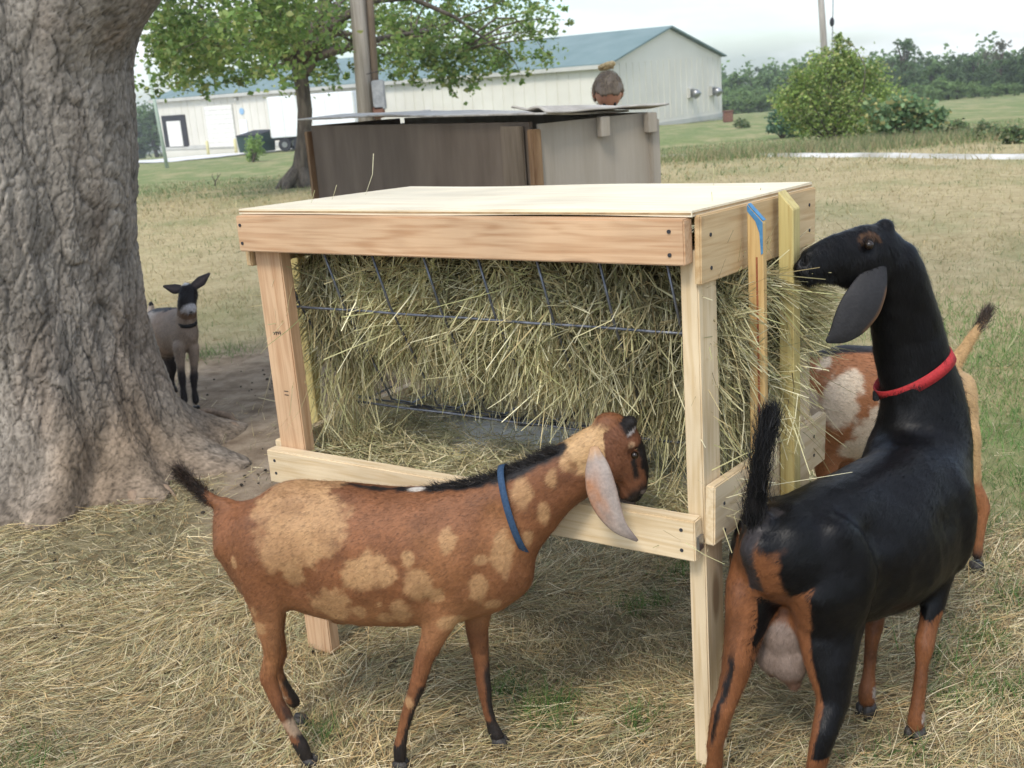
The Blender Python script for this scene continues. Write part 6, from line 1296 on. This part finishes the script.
# ---- tan, brown and white goat behind the black one
def pied_goat():
    O_ = np.array([1.02, 3.02, 0.]); g = Goat('goat', 'tan and white goat with brown patches and upright tail behind the black goat', O_, .006)
    def P(px, py, Y=3.0): return at(px, py, Y)-O_
    A3 = np.array([-1., 0, 0])
    def ring(tx, ty, bx, by, hw): a, b = P(tx, ty), P(bx, by); return ((a+b)/2, hw, np.linalg.norm(a-b)/2)
    g.loft([ring(968, 368, 968, 395, .035), ring(960, 352, 959, 425, .075), ring(944, 343, 942, 450, .10), (P(915, 398), .11, .158), (P(880, 402), .12, .165), ring(845, 345, 842, 462, .115), ring(815, 350, 812, 460, .105), ring(790, 352, 790, 452, .08), ring(772, 362, 772, 436, .055)], n=26)
    g.loft([(P(800, 385), .07, .09), (P(775, 365, 3.0), .055, .07), (P(752, 345, 2.98), .046, .06), (P(738, 330, 2.96), .042, .05)], n=18)
    for sd_ in (-1, 1): g.ell(P(950, 410, 3.0+sd_*.055), (.06, .04, .11)); g.ell(P(822, 415, 3.0+sd_*.055), (.06, .04, .11))
    rr = [(.045, .07), (.036, .05), (.024, .03), (.017, .023), (.0145, .0165), (.014, .016), (.016, .017)]
    for off, dx in ((-.06, 9), (.06, -8)):
        g.leg([P(948+dx, 430, 3+off), P(955+dx, 462, 3+off), P(963+dx, 488, 3+off), P(974+dx, 508, 3+off), P(971+dx, 528, 3+off), P(969+dx, 545, 3+off), P(968+dx, 556, 3+off)], rr, (1, 0, 0))
    for off, dx in ((-.06, 0), (.06, 14)):
        g.leg([P(826+dx, 430, 3+off), P(826+dx, 465, 3+off), P(828+dx, 495, 3+off), P(828+dx, 520, 3+off), P(830+dx, 545, 3+off), P(831+dx, 560, 3+off), P(831+dx, 570, 3+off)], [(.035, .05), (.028, .034), (.02, .024), (.018, .02), (.0135, .015), (.0135, .015), (.016, .017)], (1, 0, 0))
    tl = [P(955, 362), P(966, 346), P(977, 330), P(988, 311)]; g.loft([(tl[0], .026, .03), (tl[1], .020, .022), (tl[2], .016, .019), (tl[3], .010, .011)], up=(1, 0, 0))
    g.ew = 1.; g.head(P(733, 330, 2.96), P(716, 395, 2.93), (-.9, 0, .5), .95)
    pw = [(828, 395, 17, 26), (840, 375, 12, 14), (870, 420, 30, 36), (905, 400, 22, 40), (848, 440, 20, 14), (800, 400, 12, 20)]
    pw = [(P(a, b), c*.0027, d*.0027) for a, b, c, d in pw]
    def color(V, Nn):
        n = fbm(V*20, 4, 11); C = np.tile([.28, .115, .048], (len(V), 1))*(1+n*.6)[:, None]; X = V[:, 0]; Z = V[:, 2]
        C = lerp(C, (.46, .30, .14), sst(.12, .24, X+n*.12)*.9)
        for i, (c, rx, rz) in enumerate(pw): C = lerp(C, (.60, .50, .38), ellip(X, Z, (c[0], c[2]), (rx, rz), i, V)*.9)
        C = lerp(C, (.60, .50, .38), sst(.035, .075, fbm(V*8+3, 4, 88))*(X < .24)*.85)
        C = lerp(C, (.015, .012, .012), sst(.82, .93, Nn[:, 2]+n*.1)*(X < .1)*(Z > .6)); C = lerp(C, (.27, .11, .045), 1-sst(.26, .34, Z+n*.1)); C = lerp(C, (.02, .015, .013), 1-sst(.05, .09, Z+n*.05))
        return lerp(C, (.02, .015, .013), sst(.735, .765, Z+n*.02)*(X > .2))
    g.finish(color, hair=40000, hairlen=.012, hw=.0014, dirfn=lambda Pn: np.where((Pn[:, 2] < .33)[:, None], [0, 0, -1.], [.9, 0, -.45]), lift=.2); g.eyes()
    ec = lambda t, q: np.tile([.40, .30, .22], (len(t), 1))
    g.ear([P(734, 336, 2.90), P(738, 362, 2.87), P(742, 385, 2.87), P(744, 402, 2.88)], [.012, .026, .024, .003], (0, -1, 0), ec); g.ear([P(734, 336, 3.02), P(738, 362, 3.05), P(742, 385, 3.05), P(744, 402, 3.04)], [.012, .026, .024, .003], (0, 1, 0), ec)
    for x, y, Y in ((976, 563, 2.94), (959, 563, 3.06), (830, 575, 2.94), (844, 575, 3.06)):
        q = P(x, y, Y); q[2] = float(gz(q[0]+O_[0], q[1]+O_[1]))+.012; g.hoof(q, A3, .023)
    n = 900; t = RNG.random(n); Pq = tl[2][None]*(1-t)[:, None]+tl[3][None]*t[:, None]+RNG.normal(size=(n, 3))*.006; D = np.array([.45, 0, .9])+RNG.normal(size=(n, 3))*.3; D /= np.linalg.norm(D, axis=1, keepdims=True); g.strands('tail_hair', Pq, D, RNG.uniform(.015, .035, n), np.full(n, .0016), pal(np.array([(.05, .04, .035), (.10, .07, .05)]), n))
pied_goat()

# ---- small grey kid looking out from behind the trunk
def grey_kid():
    O_ = np.array([-1.66, 5.5, 0.]); g = Goat('goat_kid', 'small grey goat kid with black face and white muzzle beside the big tree', O_, .006)
    def P(px, py, Y=5.4): return at(px, py, Y)-O_
    k = 5.4/1100; f3 = np.array([.55, -.83, 0])
    # trunk goes back and to the left from the chest
    g.loft([(P(150, 333, 5.86), .045, .05), (P(153, 334, 5.80), .085, .105), (P(158, 333, 5.70), .095, .125), (P(166, 333, 5.60), .098, .130), (P(175, 331, 5.48), .085, .120), (P(184, 331, 5.40), .068, .105), (P(189, 331, 5.36), .050, .075)], n=24)
    g.loft([(P(185, 338, 5.40), .060, .075), (P(186, 322, 5.38), .054, .06), (P(187, 308, 5.35), .046, .05), (P(187, 297, 5.33), .042, .045)], up=tuple(f3), n=18)
    fr = [(.030, .036), (.024, .027), (.018, .020), (.019, .020), (.013, .014), (.016, .017), (.016, .017)]
    for xs_, Y in (((179, 180, 181, 182, 183, 184, 184), 5.34), ((193, 194, 194, 194, 194, 195, 196), 5.38)):
        g.leg([P(x, y, Y) for x, y in zip(xs_, (345, 358, 368, 378, 388, 396, 402))], fr, tuple(f3))
    hr_ = [(.05, .07), (.036, .05), (.026, .032), (.021, .025), (.020, .021), (.022, .023)]
    g.leg([P(163, 340, 5.75), P(168, 356, 5.76), P(172, 368, 5.78), P(170, 378, 5.80), P(172, 388, 5.79), P(174, 395, 5.78)], hr_, tuple(f3)); g.leg([P(150, 340, 5.85), P(153, 356, 5.86), P(156, 366, 5.88), P(155, 376, 5.9), P(157, 386, 5.89), P(158, 393, 5.88)], hr_, tuple(f3))
    g.loft([(P(152, 318, 5.88), .02, .02), (P(151, 310, 5.92), .022, .022), (P(151, 302, 5.92), .012, .012)], up=tuple(f3))
    poll = P(187, 287, 5.36); muz = P(190, 309, 5.265); g.zs = .30; g.big = 15; g.ew = 1.1; g.head(poll, muz, (.1, -.9, .4), 1.55, .2, 1.1); pl, f, up, sdv, L_ = g.hf
    def color(V, Nn):
        n = fbm(V*16, 4, 2); C = np.tile([.28, .215, .165], (len(V), 1))*(1+n*.7)[:, None]; Z = V[:, 2]; dep = V[:, 1]
        C = lerp(C, (.46, .38, .31), sst(-.06, .05, dep+n*.08)*(Z > .3)*.8); C = lerp(C, (.30, .19, .12), np.exp(-((dep+.02)/.05)**2)*(Z > .25)*.6)
        C = lerp(C, (.03, .025, .025), 1-sst(.17, .26, Z+n*.12)); C = lerp(C, (.02, .018, .02), sst(.75, .9, Nn[:, 2]+n*.2)*(dep > -.05)*(Z > .42)); C = lerp(C, (.02, .018, .02), sst(.30, .34, dep)*(Z > .44))
        Q = V-pl; t = (Q@f)/L_; u = (Q@up)/L_; w_ = np.abs(Q@sdv)/L_; hd = (t > -.25) & (np.linalg.norm(Q-f*L_*.45, axis=1) < L_*.85)
        Hc = np.tile([.018, .016, .017], (len(V), 1)); Hc = lerp(Hc, (.48, .46, .46), sst(.72, .82, t+n*.1)*(1-sst(.30, .4, -u)*.9)); Hc = lerp(Hc, (.02, .018, .02), sst(.98, 1.03, t)*(u > -.22)); Hc = lerp(Hc, (.6, .58, .56), (1-sst(.08, .12, np.hypot(t-.02, w_)))*(u > 0))
        Hc = lerp(Hc, (.20, .12, .07), sst(.28, .36, -u)*.8)
        return np.where(hd[:, None], Hc, C)
    g.finish(color, hair=26000, hairlen=.016, hw=.0022, dirfn=lambda Pn: np.tile(-f3*.5-np.array([0, 0, .8]), (len(Pn), 1)), lift=.25); g.eyes()
    ec = lambda t, q: lerp(np.tile([.03, .026, .028], (len(t), 1)), (.20, .16, .15), (1-np.abs(q))*.5)
    g.ear([P(181, 289, 5.35), P(174, 289, 5.35), P(163, 286, 5.35)], [.02, .026, .004], (.1, -1, .2), ec, .006); g.ear([P(193, 287, 5.35), P(201, 281, 5.35), P(210, 273, 5.35)], [.02, .026, .004], (.1, -1, .2), ec, .006)
    g.collar(P(187, 322, 5.365), np.array([.1, -.25, 1]), .046, .050, f3, M['collar_black'], .018)
    for x, y, Y in ((184, 404, 5.33), (196, 404, 5.37), (175, 397, 5.77), (159, 395, 5.87)):
        q = P(x, y, Y); q[2] = float(gz(q[0]+O_[0], q[1]+O_[1]))+.012; g.hoof(q, f3, .022)
grey_kid()
for m_ in bpy.data.meshes:
    if m_.users == 0: bpy.data.meshes.remove(m_)
